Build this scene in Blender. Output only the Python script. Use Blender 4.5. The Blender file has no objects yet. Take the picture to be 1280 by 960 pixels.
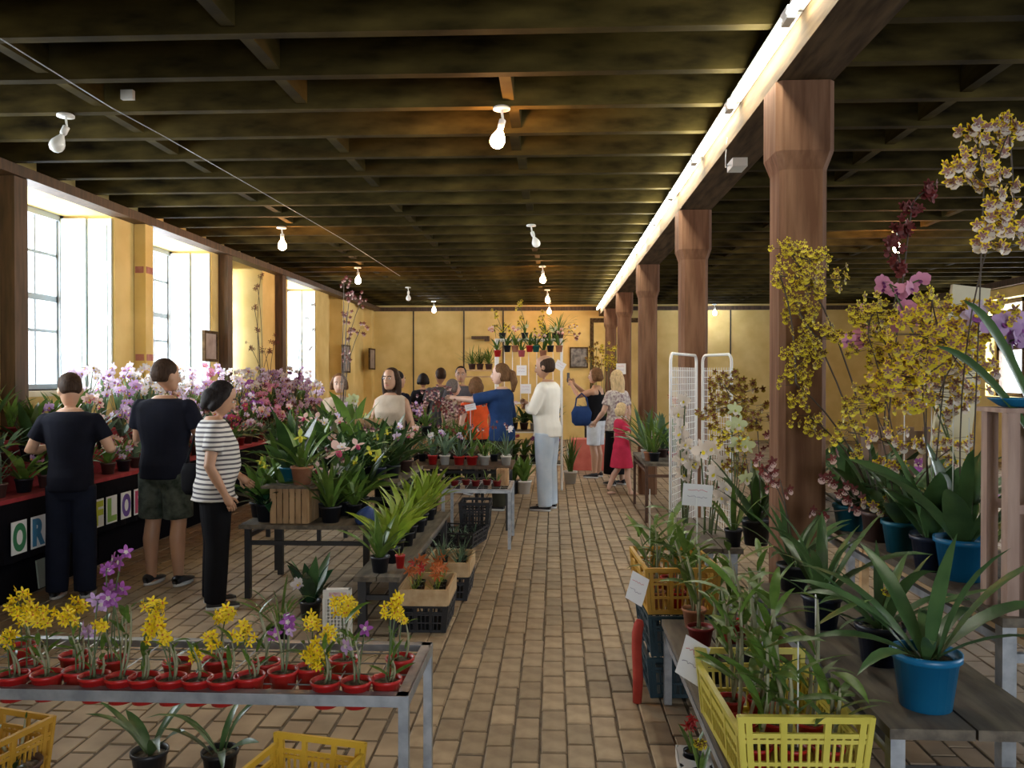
import bpy, bmesh, math, random
from mathutils import Vector, Matrix, Euler, Quaternion
random.seed(7)
R = math.radians
scene = bpy.context.scene
COL = scene.collection

# ---------------------------------------------------------------- camera
FPX, CAMZ = 1030.0, 1.58
YAW, PITCH = math.atan(52 / FPX), math.atan(10 / FPX)
cam_data = bpy.data.cameras.new('camera')
cam_data.sensor_width = 36.0
cam_data.lens = 36.0 * FPX / 1280.0
cam_data.clip_start = 0.05
cam = bpy.data.objects.new('camera', cam_data)
COL.objects.link(cam)
cam.location = (0, 0, CAMZ)
cam.rotation_euler = (math.pi / 2 - PITCH, 0, YAW)
scene.camera = cam
CAMROT = cam.rotation_euler.to_matrix()

# ---------------------------------------------------------------- view, world, daylight
vs = scene.view_settings
vs.view_transform = 'Standard'
vs.look = 'None'
vs.gamma = 1.0
vs.use_curve_mapping = False
vs.exposure = 0.14
cy = scene.cycles
cy.use_denoising = True
cy.max_bounces = 7
cy.diffuse_bounces = 4
cy.glossy_bounces = 3
cy.transmission_bounces = 4
cy.transparent_max_bounces = 12
cy.sample_clamp_indirect = 4.0
cy.caustics_reflective = False
cy.caustics_refractive = False

world = bpy.data.worlds.new('overcast_sky')
scene.world = world
world.use_nodes = True
wb = world.node_tree.nodes['Background']
wb.inputs['Color'].default_value = (0.86, 0.93, 1.0, 1)
wb.inputs['Strength'].default_value = 2.0

def daylight(x, y, z, w, h, rot, power, col=(0.86, 0.93, 1.0)):
    l = bpy.data.lights.new('window_daylight', 'AREA')
    l.shape = 'RECTANGLE'
    l.size, l.size_y = w, h
    l.energy = power
    l.color = col
    o = bpy.data.objects.new('window_daylight', l)
    COL.objects.link(o)
    o.location = (x, y, z)
    o.rotation_euler = rot
    return o
# bright overcast sky standing outside each window of the long left wall, the right wall and the entrance behind the camera
WIN_L = [(4.2, 5.85), (6.6, 8.25), (9.0, 10.66), (11.25, 12.56), (13.75, 15.45)]
WIN_R = [(2.6, 4.4), (8.0, 9.8), (14.3, 16.1)]
for i, (a, b) in enumerate(WIN_L):
    daylight(-5.55, (a + b) / 2, 2.35, b - a + 0.35, 2.1, (0, R(-90), 0), 300)
for a, b in WIN_R:
    daylight(8.75, (a + b) / 2, 2.1, b - a, 1.7, (0, R(90), 0), 260)
daylight(1.5, -4.6, 1.5, 3.2, 2.8, (R(90), 0, 0), 170)

# ---------------------------------------------------------------- pixel geometry (a calibrated survey of the photograph)
def ray(px, py):
    return CAMROT @ Vector(((px - 640) / FPX, (480 - py) / FPX, -1.0))
def P(px, py, Y):
    d = ray(px, py)
    return Vector((0, 0, CAMZ)) + d * (Y / d.y)
def G(px, py, z=0.0):
    d = ray(px, py)
    return Vector((0, 0, CAMZ)) + d * ((z - CAMZ) / d.z)

# ---------------------------------------------------------------- materials
MATS = {}
def nodes_of(m):
    nt = m.node_tree
    return nt, nt.nodes, nt.links, nt.nodes['Principled BSDF']
def mat(name, col, col2=None, rough=0.6, scale=8.0, bump=0.0, metal=0.0, detail=4.0, stretch=None, spec=None, emit=None, estr=0.0, sub=0.0, rnd=0.0, coord='Object', ramp=(0.35, 0.65)):
    if name in MATS:
        return MATS[name]
    m = bpy.data.materials.new(name)
    m.use_nodes = True
    nt, N, L, bs = nodes_of(m)
    bs.inputs['Roughness'].default_value = rough
    bs.inputs['Metallic'].default_value = metal
    bs.inputs['Base Color'].default_value = (*col, 1)
    if spec is not None:
        bs.inputs['Specular IOR Level'].default_value = spec
    if emit:
        bs.inputs['Emission Color'].default_value = (*emit, 1)
        bs.inputs['Emission Strength'].default_value = estr
    src = None
    if col2 is not None or bump:
        tc = N.new('ShaderNodeTexCoord')
        mp = N.new('ShaderNodeMapping')
        L.new(tc.outputs[coord], mp.inputs['Vector'])
        if stretch:
            mp.inputs['Scale'].default_value = stretch
        nz = N.new('ShaderNodeTexNoise')
        nz.inputs['Scale'].default_value = scale
        nz.inputs['Detail'].default_value = detail
        L.new(mp.outputs['Vector'], nz.inputs['Vector'])
        if col2 is not None:
            rp = N.new('ShaderNodeValToRGB')
            rp.color_ramp.elements[0].position = ramp[0]
            rp.color_ramp.elements[1].position = ramp[1]
            rp.color_ramp.elements[0].color = (*col, 1)
            rp.color_ramp.elements[1].color = (*col2, 1)
            L.new(nz.outputs['Fac'], rp.inputs['Fac'])
            src = rp.outputs['Color']
        if bump:
            bp = N.new('ShaderNodeBump')
            bp.inputs['Strength'].default_value = bump
            bp.inputs['Distance'].default_value = 0.01
            L.new(nz.outputs['Fac'], bp.inputs['Height'])
            L.new(bp.outputs['Normal'], bs.inputs['Normal'])
    if rnd:
        oi = N.new('ShaderNodeObjectInfo')
        hs = N.new('ShaderNodeHueSaturation')
        mr = N.new('ShaderNodeMapRange')
        mr.inputs['To Min'].default_value = 1 - rnd
        mr.inputs['To Max'].default_value = 1 + rnd
        L.new(oi.outputs['Random'], mr.inputs['Value'])
        L.new(mr.outputs['Result'], hs.inputs['Value'])
        if src is not None:
            L.new(src, hs.inputs['Color'])
        else:
            hs.inputs['Color'].default_value = (*col, 1)
        src = hs.outputs['Color']
    if src is not None:
        L.new(src, bs.inputs['Base Color'])
    if sub:
        # thin leaf or petal: part of the light passes through
        tr = N.new('ShaderNodeBsdfTranslucent')
        if src is not None:
            L.new(src, tr.inputs['Color'])
        else:
            tr.inputs['Color'].default_value = (*col, 1)
        mx = N.new('ShaderNodeMixShader')
        mx.inputs['Fac'].default_value = sub
        out = N['Material Output']
        L.new(bs.outputs['BSDF'], mx.inputs[1])
        L.new(tr.outputs['BSDF'], mx.inputs[2])
        L.new(mx.outputs['Shader'], out.inputs['Surface'])
    MATS[name] = m
    return m

def glassmat():
    if 'window_glass' in MATS:
        return MATS['window_glass']
    m = bpy.data.materials.new('window_glass')
    m.use_nodes = True
    nt, N, L, bs = nodes_of(m)
    tr = N.new('ShaderNodeBsdfTransparent')
    gl = N.new('ShaderNodeBsdfGlossy')
    gl.inputs['Roughness'].default_value = 0.03
    mx = N.new('ShaderNodeMixShader')
    mx.inputs['Fac'].default_value = 0.05
    L.new(tr.outputs['BSDF'], mx.inputs[1])
    L.new(gl.outputs['BSDF'], mx.inputs[2])
    L.new(mx.outputs['Shader'], N['Material Output'].inputs['Surface'])
    MATS['window_glass'] = m
    return m

M = {}
M['plaster'] = mat('yellow_plaster', (0.68, 0.49, 0.17), (0.80, 0.61, 0.25), 0.85, 2.2, 0.15)
M['plaster_white'] = mat('pale_plaster', (0.70, 0.62, 0.45), (0.78, 0.71, 0.55), 0.85, 3.0, 0.1)
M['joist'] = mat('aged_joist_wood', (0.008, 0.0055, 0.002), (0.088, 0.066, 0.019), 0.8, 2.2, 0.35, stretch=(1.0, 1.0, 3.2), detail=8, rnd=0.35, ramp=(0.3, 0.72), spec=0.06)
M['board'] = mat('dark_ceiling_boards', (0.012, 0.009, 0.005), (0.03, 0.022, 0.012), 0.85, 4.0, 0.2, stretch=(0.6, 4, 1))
M['beam'] = mat('beam_wood', (0.045, 0.027, 0.012), (0.11, 0.07, 0.035), 0.8, 5.0, 0.3, stretch=(4, 0.5, 4), spec=0.12)
M['column'] = mat('reddish_column_wood', (0.115, 0.053, 0.028), (0.205, 0.108, 0.062), 0.75, 4.0, 0.25, stretch=(5, 5, 0.5), rnd=0.1, spec=0.15)
M['darkwood'] = mat('dark_brown_wood', (0.045, 0.026, 0.014), (0.10, 0.055, 0.03), 0.6, 5.0, 0.2, stretch=(5, 5, 0.6))
M['mortar'] = mat('floor_mortar', (0.10, 0.075, 0.05), (0.15, 0.115, 0.08), 0.9, 20, 0.2)
M['brick'] = mat('floor_brick', (0.25, 0.178, 0.11), (0.38, 0.285, 0.18), 0.55, 9, 0.25, rnd=0.22, detail=6)
M['brick_far'] = mat('floor_brick_far', (0.25, 0.18, 0.115), (0.42, 0.312, 0.20), 0.55, 3.3, 0.25, detail=8)
M['shutter'] = mat('pale_blue_shutter_paint', (0.55, 0.66, 0.68), (0.70, 0.79, 0.80), 0.5, 3, 0.05)
M['sash'] = mat('grey_sash_paint', (0.30, 0.33, 0.36), None, 0.5)
M['red_patch'] = mat('exposed_brick_patch', (0.36, 0.13, 0.10), (0.48, 0.22, 0.18), 0.9, 14, 0.2)
M['tube'] = mat('lit_fluorescent_tube', (1, 1, 1), None, 0.4, emit=(1.0, 0.97, 0.80), estr=54.0)
M['warm_bulb'] = mat('lit_warm_bulb', (1, 1, 1), None, 0.4, emit=(1.0, 0.46, 0.16), estr=260.0)
M['cool_bulb'] = mat('lit_cool_bulb', (1, 1, 1), None, 0.4, emit=(0.85, 0.92, 1.0), estr=220.0)
M['off_bulb'] = mat('unlit_bulb_glass', (0.85, 0.86, 0.82), None, 0.2)
M['white_plastic'] = mat('white_plastic', (0.75, 0.75, 0.72), None, 0.4)
M['white_paint'] = mat('white_rack_paint', (0.80, 0.80, 0.78), None, 0.4)
M['galv'] = mat('galvanised_steel', (0.30, 0.32, 0.35), (0.45, 0.47, 0.50), 0.42, 18, 0.05, metal=0.55)
M['blacksteel'] = mat('black_steel', (0.025, 0.025, 0.028), None, 0.5)
M['rust'] = mat('brown_painted_steel', (0.07, 0.035, 0.025), (0.12, 0.06, 0.04), 0.6, 25)
M['benchboard'] = mat('weathered_bench_board', (0.075, 0.062, 0.048), (0.165, 0.135, 0.10), 0.75, 4, 0.3, stretch=(6, 1, 6), detail=7)
M['benchlight'] = mat('raw_pine_board', (0.46, 0.30, 0.15), (0.58, 0.41, 0.23), 0.65, 4, 0.1, stretch=(5, 0.6, 5))
M['slat'] = mat('crate_slat_wood', (0.33, 0.19, 0.09), (0.46, 0.29, 0.15), 0.7, 6, 0.2, stretch=(4, 4, 1), rnd=0.15)
M['pinkwood'] = mat('rosy_sawn_wood', (0.30, 0.19, 0.15), (0.42, 0.29, 0.23), 0.7, 5, 0.2, stretch=(5, 5, 0.6))
M['card'] = mat('white_card', (0.82, 0.83, 0.86), None, 0.7)
M['paper_cream'] = mat('cream_board', (0.68, 0.61, 0.42), (0.76, 0.70, 0.52), 0.8, 3)
M['ink_red'] = mat('red_ink', (0.55, 0.08, 0.12), None, 0.7)
M['ink_grey'] = mat('grey_ink', (0.25, 0.22, 0.32), None, 0.7)
M['redcloth'] = mat('red_tablecloth', (0.28, 0.02, 0.03), (0.36, 0.035, 0.045), 0.85, 12, 0.2)
M['blackcloth'] = mat('black_skirt_cloth', (0.005, 0.005, 0.008), None, 0.95, spec=0.08)

# ---------------------------------------------------------------- mesh builder
class MB:
    def __init__(s):
        s.v, s.f, s.m = [], [], []
    def face(s, pts, mi=0):
        n = len(s.v)
        s.v += [tuple(p) for p in pts]
        s.f.append(tuple(range(n, n + len(pts))))
        s.m.append(mi)
    def add(s, v, f, mi=0):
        n = len(s.v)
        s.v += [tuple(p) for p in v]
        for q in f:
            s.f.append(tuple(i + n for i in q))
            s.m.append(mi)
        return s
    def box(s, x0, x1, y0, y1, z0, z1, mi=0, mat4=None):
        v = [Vector((x, y, z)) for z in (z0, z1) for y in (y0, y1) for x in (x0, x1)]
        if mat4 is not None:
            v = [mat4 @ p for p in v]
        return s.add(v, [(0, 2, 3, 1), (4, 5, 7, 6), (0, 1, 5, 4), (2, 6, 7, 3), (0, 4, 6, 2), (1, 3, 7, 5)], mi)
    def frustum(s, r0, r1, mi=0):
        # r = (x0,x1,y0,y1,z)
        v = []
        for (a, b, c, d, z) in (r0, r1):
            v += [(a, c, z), (b, c, z), (a, d, z), (b, d, z)]
        return s.add(v, [(0, 2, 3, 1), (4, 5, 7, 6), (0, 1, 5, 4), (2, 6, 7, 3), (0, 4, 6, 2), (1, 3, 7, 5)], mi)
    def bar(s, a, b, w, h=None, mi=0, up=Vector((0, 0, 1))):
        a, b = Vector(a), Vector(b)
        h = w if h is None else h
        d = (b - a)
        if d.length < 1e-6:
            return s
        d.normalize()
        if abs(d.dot(up)) > 0.99:
            up = Vector((0, 1, 0))
        x = d.cross(up).normalized()
        z = x.cross(d)
        v = []
        for p in (a, b):
            for sz in (-1, 1):
                for sx in (-1, 1):
                    v.append(p + x * (sx * w / 2) + z * (sz * h / 2))
        return s.add(v, [(0, 1, 3, 2), (4, 6, 7, 5), (0, 4, 5, 1), (2, 3, 7, 6), (0, 2, 6, 4), (1, 5, 7, 3)], mi)
    def tube(s, pts, rad, n=6, mi=0, cap=True):
        pts = [Vector(p) for p in pts]
        if not isinstance(rad, (list, tuple)):
            rad = [rad] * len(pts)
        base = len(s.v)
        prev = None
        for i, p in enumerate(pts):
            d = (pts[min(i + 1, len(pts) - 1)] - pts[max(i - 1, 0)])
            d = d.normalized() if d.length > 1e-9 else Vector((0, 0, 1))
            if prev is None:
                ref = Vector((0, 0, 1)) if abs(d.z) < 0.9 else Vector((0, 1, 0))
                x = d.cross(ref).normalized()
            else:
                x = (prev - d * prev.dot(d))
                x = x.normalized() if x.length > 1e-6 else d.orthogonal().normalized()
            prev = x
            y = d.cross(x)
            for k in range(n):
                t = 2 * math.pi * k / n
                s.v.append(tuple(p + (x * math.cos(t) + y * math.sin(t)) * rad[i]))
        for i in range(len(pts) - 1):
            for k in range(n):
                a = base + i * n + k
                b = base + i * n + (k + 1) % n
                s.f.append((a, b, b + n, a + n))
                s.m.append(mi)
        if cap:
            s.f.append(tuple(base + k for k in reversed(range(n))))
            s.f.append(tuple(base + (len(pts) - 1) * n + k for k in range(n)))
            s.m += [mi, mi]
        return s
    def rings(s, rs, n=16, mi=0, cap=True, xf=None):
        # rs: list of (cx, cy, cz, hw, hd): horizontal ellipses joined into a closed surface
        base = len(s.v)
        for (cx, cy_, cz, hw, hd) in rs:
            for k in range(n):
                t = 2 * math.pi * k / n
                p = Vector((cx + hw * math.cos(t), cy_ + hd * math.sin(t), cz))
                if xf is not None:
                    p = xf @ p
                s.v.append(tuple(p))
        for i in range(len(rs) - 1):
            for k in range(n):
                a = base + i * n + k
                b = base + i * n + (k + 1) % n
                s.f.append((a, b, b + n, a + n))
                s.m.append(mi)
        if cap:
            s.f.append(tuple(base + k for k in reversed(range(n))))
            s.f.append(tuple(base + (len(rs) - 1) * n + k for k in range(n)))
            s.m += [mi, mi]
        return s
    def ell(s, c, r, n=14, m=9, mi=0, xf=None):
        rs = []
        for i in range(m + 1):
            t = -math.pi / 2 + math.pi * i / m
            k = max(math.cos(t), 0.03)
            rs.append((c[0], c[1], c[2] + r[2] * math.sin(t), r[0] * k, r[1] * k))
        return s.rings(rs, n, mi, True, xf)
    def lathe(s, prof, n=18, mi=0, c=(0, 0, 0), cap_bottom=True, cap_top=False):
        base = len(s.v)
        for r, z in prof:
            for k in range(n):
                t = 2 * math.pi * k / n
                s.v.append((c[0] + r * math.cos(t), c[1] + r * math.sin(t), c[2] + z))
        for i in range(len(prof) - 1):
            for k in range(n):
                a = base + i * n + k
                b = base + i * n + (k + 1) % n
                s.f.append((a, b, b + n, a + n))
                s.m.append(mi)
        if cap_bottom:
            s.f.append(tuple(base + k for k in reversed(range(n))))
            s.m.append(mi)
        if cap_top:
            s.f.append(tuple(base + (len(prof) - 1) * n + k for k in range(n)))
            s.m.append(mi)
        return s
    def mesh(s, name, mats, smooth=False):
        me = bpy.data.meshes.new(name)
        me.from_pydata(s.v, [], s.f)
        if not isinstance(mats, (list, tuple)):
            mats = [mats]
        for q in mats:
            me.materials.append(q)
        if len(mats) > 1:
            me.polygons.foreach_set('material_index', s.m)
        if smooth:
            me.polygons.foreach_set('use_smooth', [True] * len(s.f))
        me.update()
        return me
    def build(s, name, mats, parent=None, smooth=False, loc=None, rot=None):
        o = bpy.data.objects.new(name, s.mesh(name, mats, smooth))
        COL.objects.link(o)
        if parent is not None:
            o.parent = parent
        if loc is not None:
            o.location = loc
        if rot is not None:
            o.rotation_euler = rot
        return o

def inst(name, me, parent=None, loc=(0, 0, 0), rot=(0, 0, 0), sc=(1, 1, 1), mtx=None):
    o = bpy.data.objects.new(name, me)
    COL.objects.link(o)
    if parent is not None:
        o.parent = parent
    if mtx is not None:
        o.matrix_basis = mtx
    else:
        o.location, o.rotation_euler, o.scale = loc, rot, sc
    return o
def tag(o, label=None, cat=None, group=None, kind=None):
    if label:
        o['label'] = label
    if cat:
        o['category'] = cat
    if group:
        o['group'] = group
    if kind:
        o['kind'] = kind
    return o
def thing(name, label, cat, loc=(0, 0, 0), rz=0.0, group=None):
    o = bpy.data.objects.new(name, None)
    o.empty_display_size = 0.05
    COL.objects.link(o)
    o.location = loc
    o.rotation_euler = (0, 0, rz)
    return tag(o, label, cat, group)
def struct(o):
    o['kind'] = 'structure'
    return o
ORD = ['first', 'second', 'third', 'fourth', 'fifth', 'sixth', 'seventh', 'eighth', 'ninth', 'tenth', 'eleventh', 'twelfth', 'thirteenth', 'fourteenth', 'fifteenth', 'sixteenth', 'seventeenth', 'eighteenth', 'nineteenth', 'twentieth',
       'twenty-first', 'twenty-second', 'twenty-third', 'twenty-fourth', 'twenty-fifth', 'twenty-sixth', 'twenty-seventh', 'twenty-eighth', 'twenty-ninth', 'thirtieth', 'thirty-first', 'thirty-second', 'thirty-third', 'thirty-fourth', 'thirty-fifth', 'thirty-sixth', 'thirty-seventh', 'thirty-eighth', 'thirty-ninth', 'fortieth']
# ================================================================ THE HALL
XL, XR, YB, YF = -4.5, 8.2, 20.5, -3.2
ZJ = 3.30
# ---- floor: mortar bed, the nearest bricks one by one, the rest as one part
floor = struct(MB().box(XL - 0.7, XR + 0.4, YF, YB + 0.2, -0.06, -0.006).build('floor', M['mortar']))
def brick_mesh(jx, w=0.108, l=0.212):
    rr = random.Random(jx)
    b = MB()
    e = 0.006
    hw, hl = w / 2, l / 2
    t = [rr.uniform(-0.0015, 0.0015) for _ in range(4)]
    v = [(-hw, -hl, -0.02), (hw, -hl, -0.02), (hw, hl, -0.02), (-hw, hl, -0.02),
         (-hw, -hl, -e), (hw, -hl, -e), (hw, hl, -e), (-hw, hl, -e),
         (-hw + e, -hl + e, t[0]), (hw - e, -hl + e, t[1]), (hw - e, hl - e, t[2]), (-hw + e, hl - e, t[3])]
    f = [(8, 9, 10, 11)]
    for k in range(4):
        j = (k + 1) % 4
        f += [(k, j, 4 + j, 4 + k), (4 + k, 4 + j, 8 + j, 8 + k)]
    b.add(v, f)
    return b.mesh('brick', M['brick'])
BR = [brick_mesh(i) for i in range(8)]
BW, BL = 0.116, 0.222
far = MB()
cands = []
nx0, nx1 = int((XL - 0.1) / BW), int((XR) / BW)
for ix in range(nx0, nx1 + 1):
    x = ix * BW
    off = (ix * 0.377 % 1.0) * BL
    for iy in range(int(2.2 / BL), int(YB / BL)):
        y = iy * BL + off
        q = CAMROT.inverted() @ (Vector((x, y, 0)) - Vector((0, 0, CAMZ)))
        px, py = 640 + FPX * q.x / -q.z, 480 - FPX * q.y / -q.z
        if px < -60 or px > 1340 or y > YB - 0.1:
            continue
        seen = (py < 975 and (515 < px < 835) and y < 9) 
        cands.append((0 if seen else 1, y, x))
cands.sort()
rb = random.Random(3)
for i, (s, y, x) in enumerate(cands):
    xx, yy, rz = x + rb.uniform(-.003, .003), y + rb.uniform(-.004, .004), rb.uniform(-.02, .02)
    if i < 300:
        inst('brick', BR[i % 8], floor, (xx, yy, rb.uniform(-.002, .002)), (0, 0, rz))
    else:
        hw, hl = 0.0535, 0.1055
        z = rb.uniform(-.003, .001)
        e = 0.004
        c = [(xx - hw, yy - hl), (xx + hw, yy - hl), (xx + hw, yy + hl), (xx - hw, yy + hl)]
        ci = [(xx - hw + e, yy - hl + e), (xx + hw - e, yy - hl + e), (xx + hw - e, yy + hl - e), (xx - hw + e, yy + hl - e)]
        far.add([(a, b, -0.012) for a, b in c] + [(a, b, z) for a, b in ci],
                [(4, 5, 6, 7), (0, 1, 5, 4), (1, 2, 6, 5), (2, 3, 7, 6), (3, 0, 4, 7)])
tag(far.build('brick_paving', M['brick_far'], floor), kind='stuff')

# ---- ceiling: boards above, joists and noggings below, each a part
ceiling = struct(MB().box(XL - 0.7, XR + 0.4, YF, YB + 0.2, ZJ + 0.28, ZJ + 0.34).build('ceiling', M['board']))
JT, JH, JS = 0.07, 0.27, 0.585
def joist_mesh(w):
    b = MB()
    n = max(2, int(w / 0.9))
    vs_, fs_ = [], []
    rr = random.Random(int(w * 100))
    for i in range(n + 1):
        x = -w / 2 + w * i / n
        d = rr.uniform(-.006, .006)
        vs_ += [(x, -JT / 2 + d, d * .6), (x, JT / 2 + d, d * .6), (x, JT / 2 + d, JH), (x, -JT / 2 + d, JH)]
    for i in range(n):
        a = 4 * i
        for k in range(4):
            j = (k + 1) % 4
            fs_.append((a + k, a + 4 + k, a + 4 + j, a + j))
    fs_ += [(0, 1, 2, 3), (4 * n + 3, 4 * n + 2, 4 * n + 1, 4 * n)]
    b.add(vs_, fs_)
    return b.mesh('joist', M['joist'])
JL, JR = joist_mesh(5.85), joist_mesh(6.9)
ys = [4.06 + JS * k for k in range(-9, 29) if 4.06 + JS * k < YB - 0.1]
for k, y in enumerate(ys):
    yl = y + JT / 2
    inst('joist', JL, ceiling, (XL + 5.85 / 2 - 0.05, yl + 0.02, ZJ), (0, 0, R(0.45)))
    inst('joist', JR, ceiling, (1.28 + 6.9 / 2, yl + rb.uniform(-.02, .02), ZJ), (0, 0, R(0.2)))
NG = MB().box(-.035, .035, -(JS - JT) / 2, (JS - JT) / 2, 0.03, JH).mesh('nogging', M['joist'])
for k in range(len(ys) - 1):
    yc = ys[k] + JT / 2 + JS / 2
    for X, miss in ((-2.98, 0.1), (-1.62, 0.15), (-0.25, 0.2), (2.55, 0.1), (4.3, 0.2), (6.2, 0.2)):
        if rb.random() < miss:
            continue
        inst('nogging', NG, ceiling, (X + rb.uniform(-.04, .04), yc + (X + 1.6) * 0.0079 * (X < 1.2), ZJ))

# ---- long beam with its five columns
beam = struct(MB().box(1.12, 1.40, YF, YB, 3.06, ZJ - 0.002).build('trim_1', M['beam']))
def column(y, i):
    b = MB()
    w0, w1 = 0.145, 0.118
    zc = 2.62
    prof = [(0, w1), (zc, w1), (zc + 0.09, w0), (3.058, w0)]
    ch = 0.028
    vs_ = []
    for z, w in prof:
        for (a, c) in ((-w + ch, -w), (w - ch, -w), (w, -w + ch), (w, w - ch), (w - ch, w), (-w + ch, w), (-w, w - ch), (-w, -w + ch)):
            vs_.append((a, c, z))
    fs_ = [tuple(reversed(range(8))), tuple(range(24, 32))]
    for r_ in range(3):
        for k in range(8):
            fs_.append((r_ * 8 + k, r_ * 8 + (k + 1) % 8, r_ * 8 + 8 + (k + 1) % 8, r_ * 8 + 8 + k))
    b.add(vs_, fs_)
    o = b.build('column', M['column'], None, loc=(1.26, y, 0))
    nth = ['nearest chamfered wooden column behind the yellow orchid sprays', 'second wooden column from the front, behind the white wire rack',
           'third wooden column from the front, behind the potted green plants', 'fourth wooden column from the front, with a white notice', 'farthest wooden column before the end wall'][i]
    tag(o, nth, 'column', 'wooden columns carrying the long beam')
    return o
COLS = [4.34, 7.55, 11.15, 14.8, 18.3]
for i, y in enumerate(COLS):
    column(y, i)

# ---- left wall with deep window openings
ZS, ZT = 1.45, 3.22
TH = 0.63
lw = MB()
segs, prev = [], YF
for a, b in WIN_L:
    segs.append((prev, a))
    lw.box(XL - TH, XL, a, b, 0, ZS)
    lw.box(XL - TH, XL, a, b, ZT, ZJ + 0.3)
    prev = b
segs.append((prev, 16.3))
lw.box(XL - TH, XL - 0.28, 16.3, 17.4, 0, ZJ + 0.3)
segs.append((17.4, 18.5))
lw.box(XL - TH, XL - 0.2, 18.5, 20.2, 0, ZJ + 0.3)
segs.append((20.2, YB + 0.2))
for a, b in segs:
    lw.box(XL - TH, XL, a, b, 0, ZJ + 0.3)
wall_left = struct(lw.build('wall_left', M['plaster']))
struct(MB().box(XL - 0.02, XL + 0.16, YF, YB, ZT - 0.01, ZJ - 0.002).build('trim_2', M['darkwood']))
def window(i, a, b, shutters):
    x = XL - TH + 0.04
    root = struct(MB().box(XL - TH - 0.05, XL + 0.03, a - 0.02, b + 0.02, ZS - 0.05, ZS).build('window_%d' % (i + 1), M['plaster_white']))
    root.data.name = 'window_sill'
    fr = MB()
    for y in (a + 0.03, b - 0.03):
        fr.box(x - 0.05, x + 0.05, y - 0.03, y + 0.03, ZS, ZT)
    fr.box(x - 0.05, x + 0.05, a, b, ZT - 0.06, ZT)
    fr.box(x - 0.05, x + 0.05, a, b, ZS, ZS + 0.05)
    mid = (a + b) / 2
    fr.box(x - 0.05, x + 0.05, mid - 0.04, mid + 0.04, ZS, ZT)
    fr.build('window_frame', M['sash'], root)
    for (u, w) in ((a + 0.06, mid - 0.04), (mid + 0.04, b - 0.06)):
        s = MB()
        for z in (2.03, 2.36, 2.8):
            s.box(x - 0.02, x + 0.025, u, w, z - (0.03 if z == 2.36 else 0.014), z + (0.03 if z == 2.36 else 0.014))
        s.box(x - 0.018, x + 0.02, (u + w) / 2 - .012, (u + w) / 2 + .012, ZS + 0.05, ZT - 0.06)
        for z0, z1 in ((ZS + 0.05, 2.36), (2.36, ZT - 0.06)):
            for y in (u, w):
                s.box(x - 0.02, x + 0.025, y - 0.025, y + 0.025, z0, z1)
        s.build('sash', M['sash'], root)
        zs = [ZS + 0.05, 2.03, 2.36, 2.8, ZT - 0.06]
        for k in range(4):
            for (p, q) in ((u, (u + w) / 2), ((u + w) / 2, w)):
                MB().box(x - 0.003, x + 0.003, p, q, zs[k], zs[k + 1]).build('pane', glassmat(), root)
    if shutters:
        for (x0, x1, dy) in ((XL - 0.26, XL - 0.02, 0.035), (XL - 0.56, XL - 0.28, 0.05)):
            s = MB()
            y1, y0 = b - 0.008, b - dy
            s.box(x0, x1, y0, y1, ZS + 0.02, ZT - 0.03)
            for z0, z1 in ((ZS + 0.1, 2.1), (2.2, 2.65), (2.75, ZT - 0.1)):
                s.box(x0 + 0.04, x1 - 0.04, y0 - 0.008, y0, z0, z1)
            s.build('shutter_leaf', M['shutter'], root)
for i, (a, b) in enumerate(WIN_L):
    window(i, a, b, i != 3)
    if i == 3:      # this window has its shutters closed but for a gap at the far side
        root = bpy.data.objects['window_4']
        for (u, w) in ((a + .02, a + .53), (a + .54, b - .14)):
            s = MB().box(XL - TH + .13, XL - TH + .165, u, w, ZS + .005, ZT - .01)
            for z0, z1 in ((ZS + .1, 2.1), (2.2, 2.65), (2.75, ZT - .12)):
                s.box(XL - TH + .165, XL - TH + .173, u + .06, w - .06, z0, z1)
            s.build('shutter_leaf', M['shutter'], root)
# posts standing against the left wall
for j, (y, m) in enumerate(((6.57, 'darkwood'), (8.72, 'plaster'), (10.95, 'darkwood'), (13.2, 'darkwood'))):
    o = MB().box(XL + 0.005, XL + 0.13, y - 0.085, y + 0.085, 0, ZT - 0.012).build('wall_post', M[m])
    lab = ['dark wooden wall post at the left edge of the picture', 'yellow plastered wall post between the two bright windows with reddish patches',
           'dark wooden wall post just past the second bright window', 'dark wooden wall post before the farthest bright window'][j]
    tag(o, lab, 'post', 'posts along the window wall')
    if j == 1:
        for z in (1.78, 2.72):
            MB().box(XL + 0.128, XL + 0.136, y - 0.07, y + 0.07, z - 0.035, z + 0.035).build('bare_patch', M['red_patch'], o)
            MB().box(XL + 0.02, XL + 0.11, y - 0.092, y - 0.084, z - 0.035, z + 0.035).build('bare_patch', M['red_patch'], o)

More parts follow.
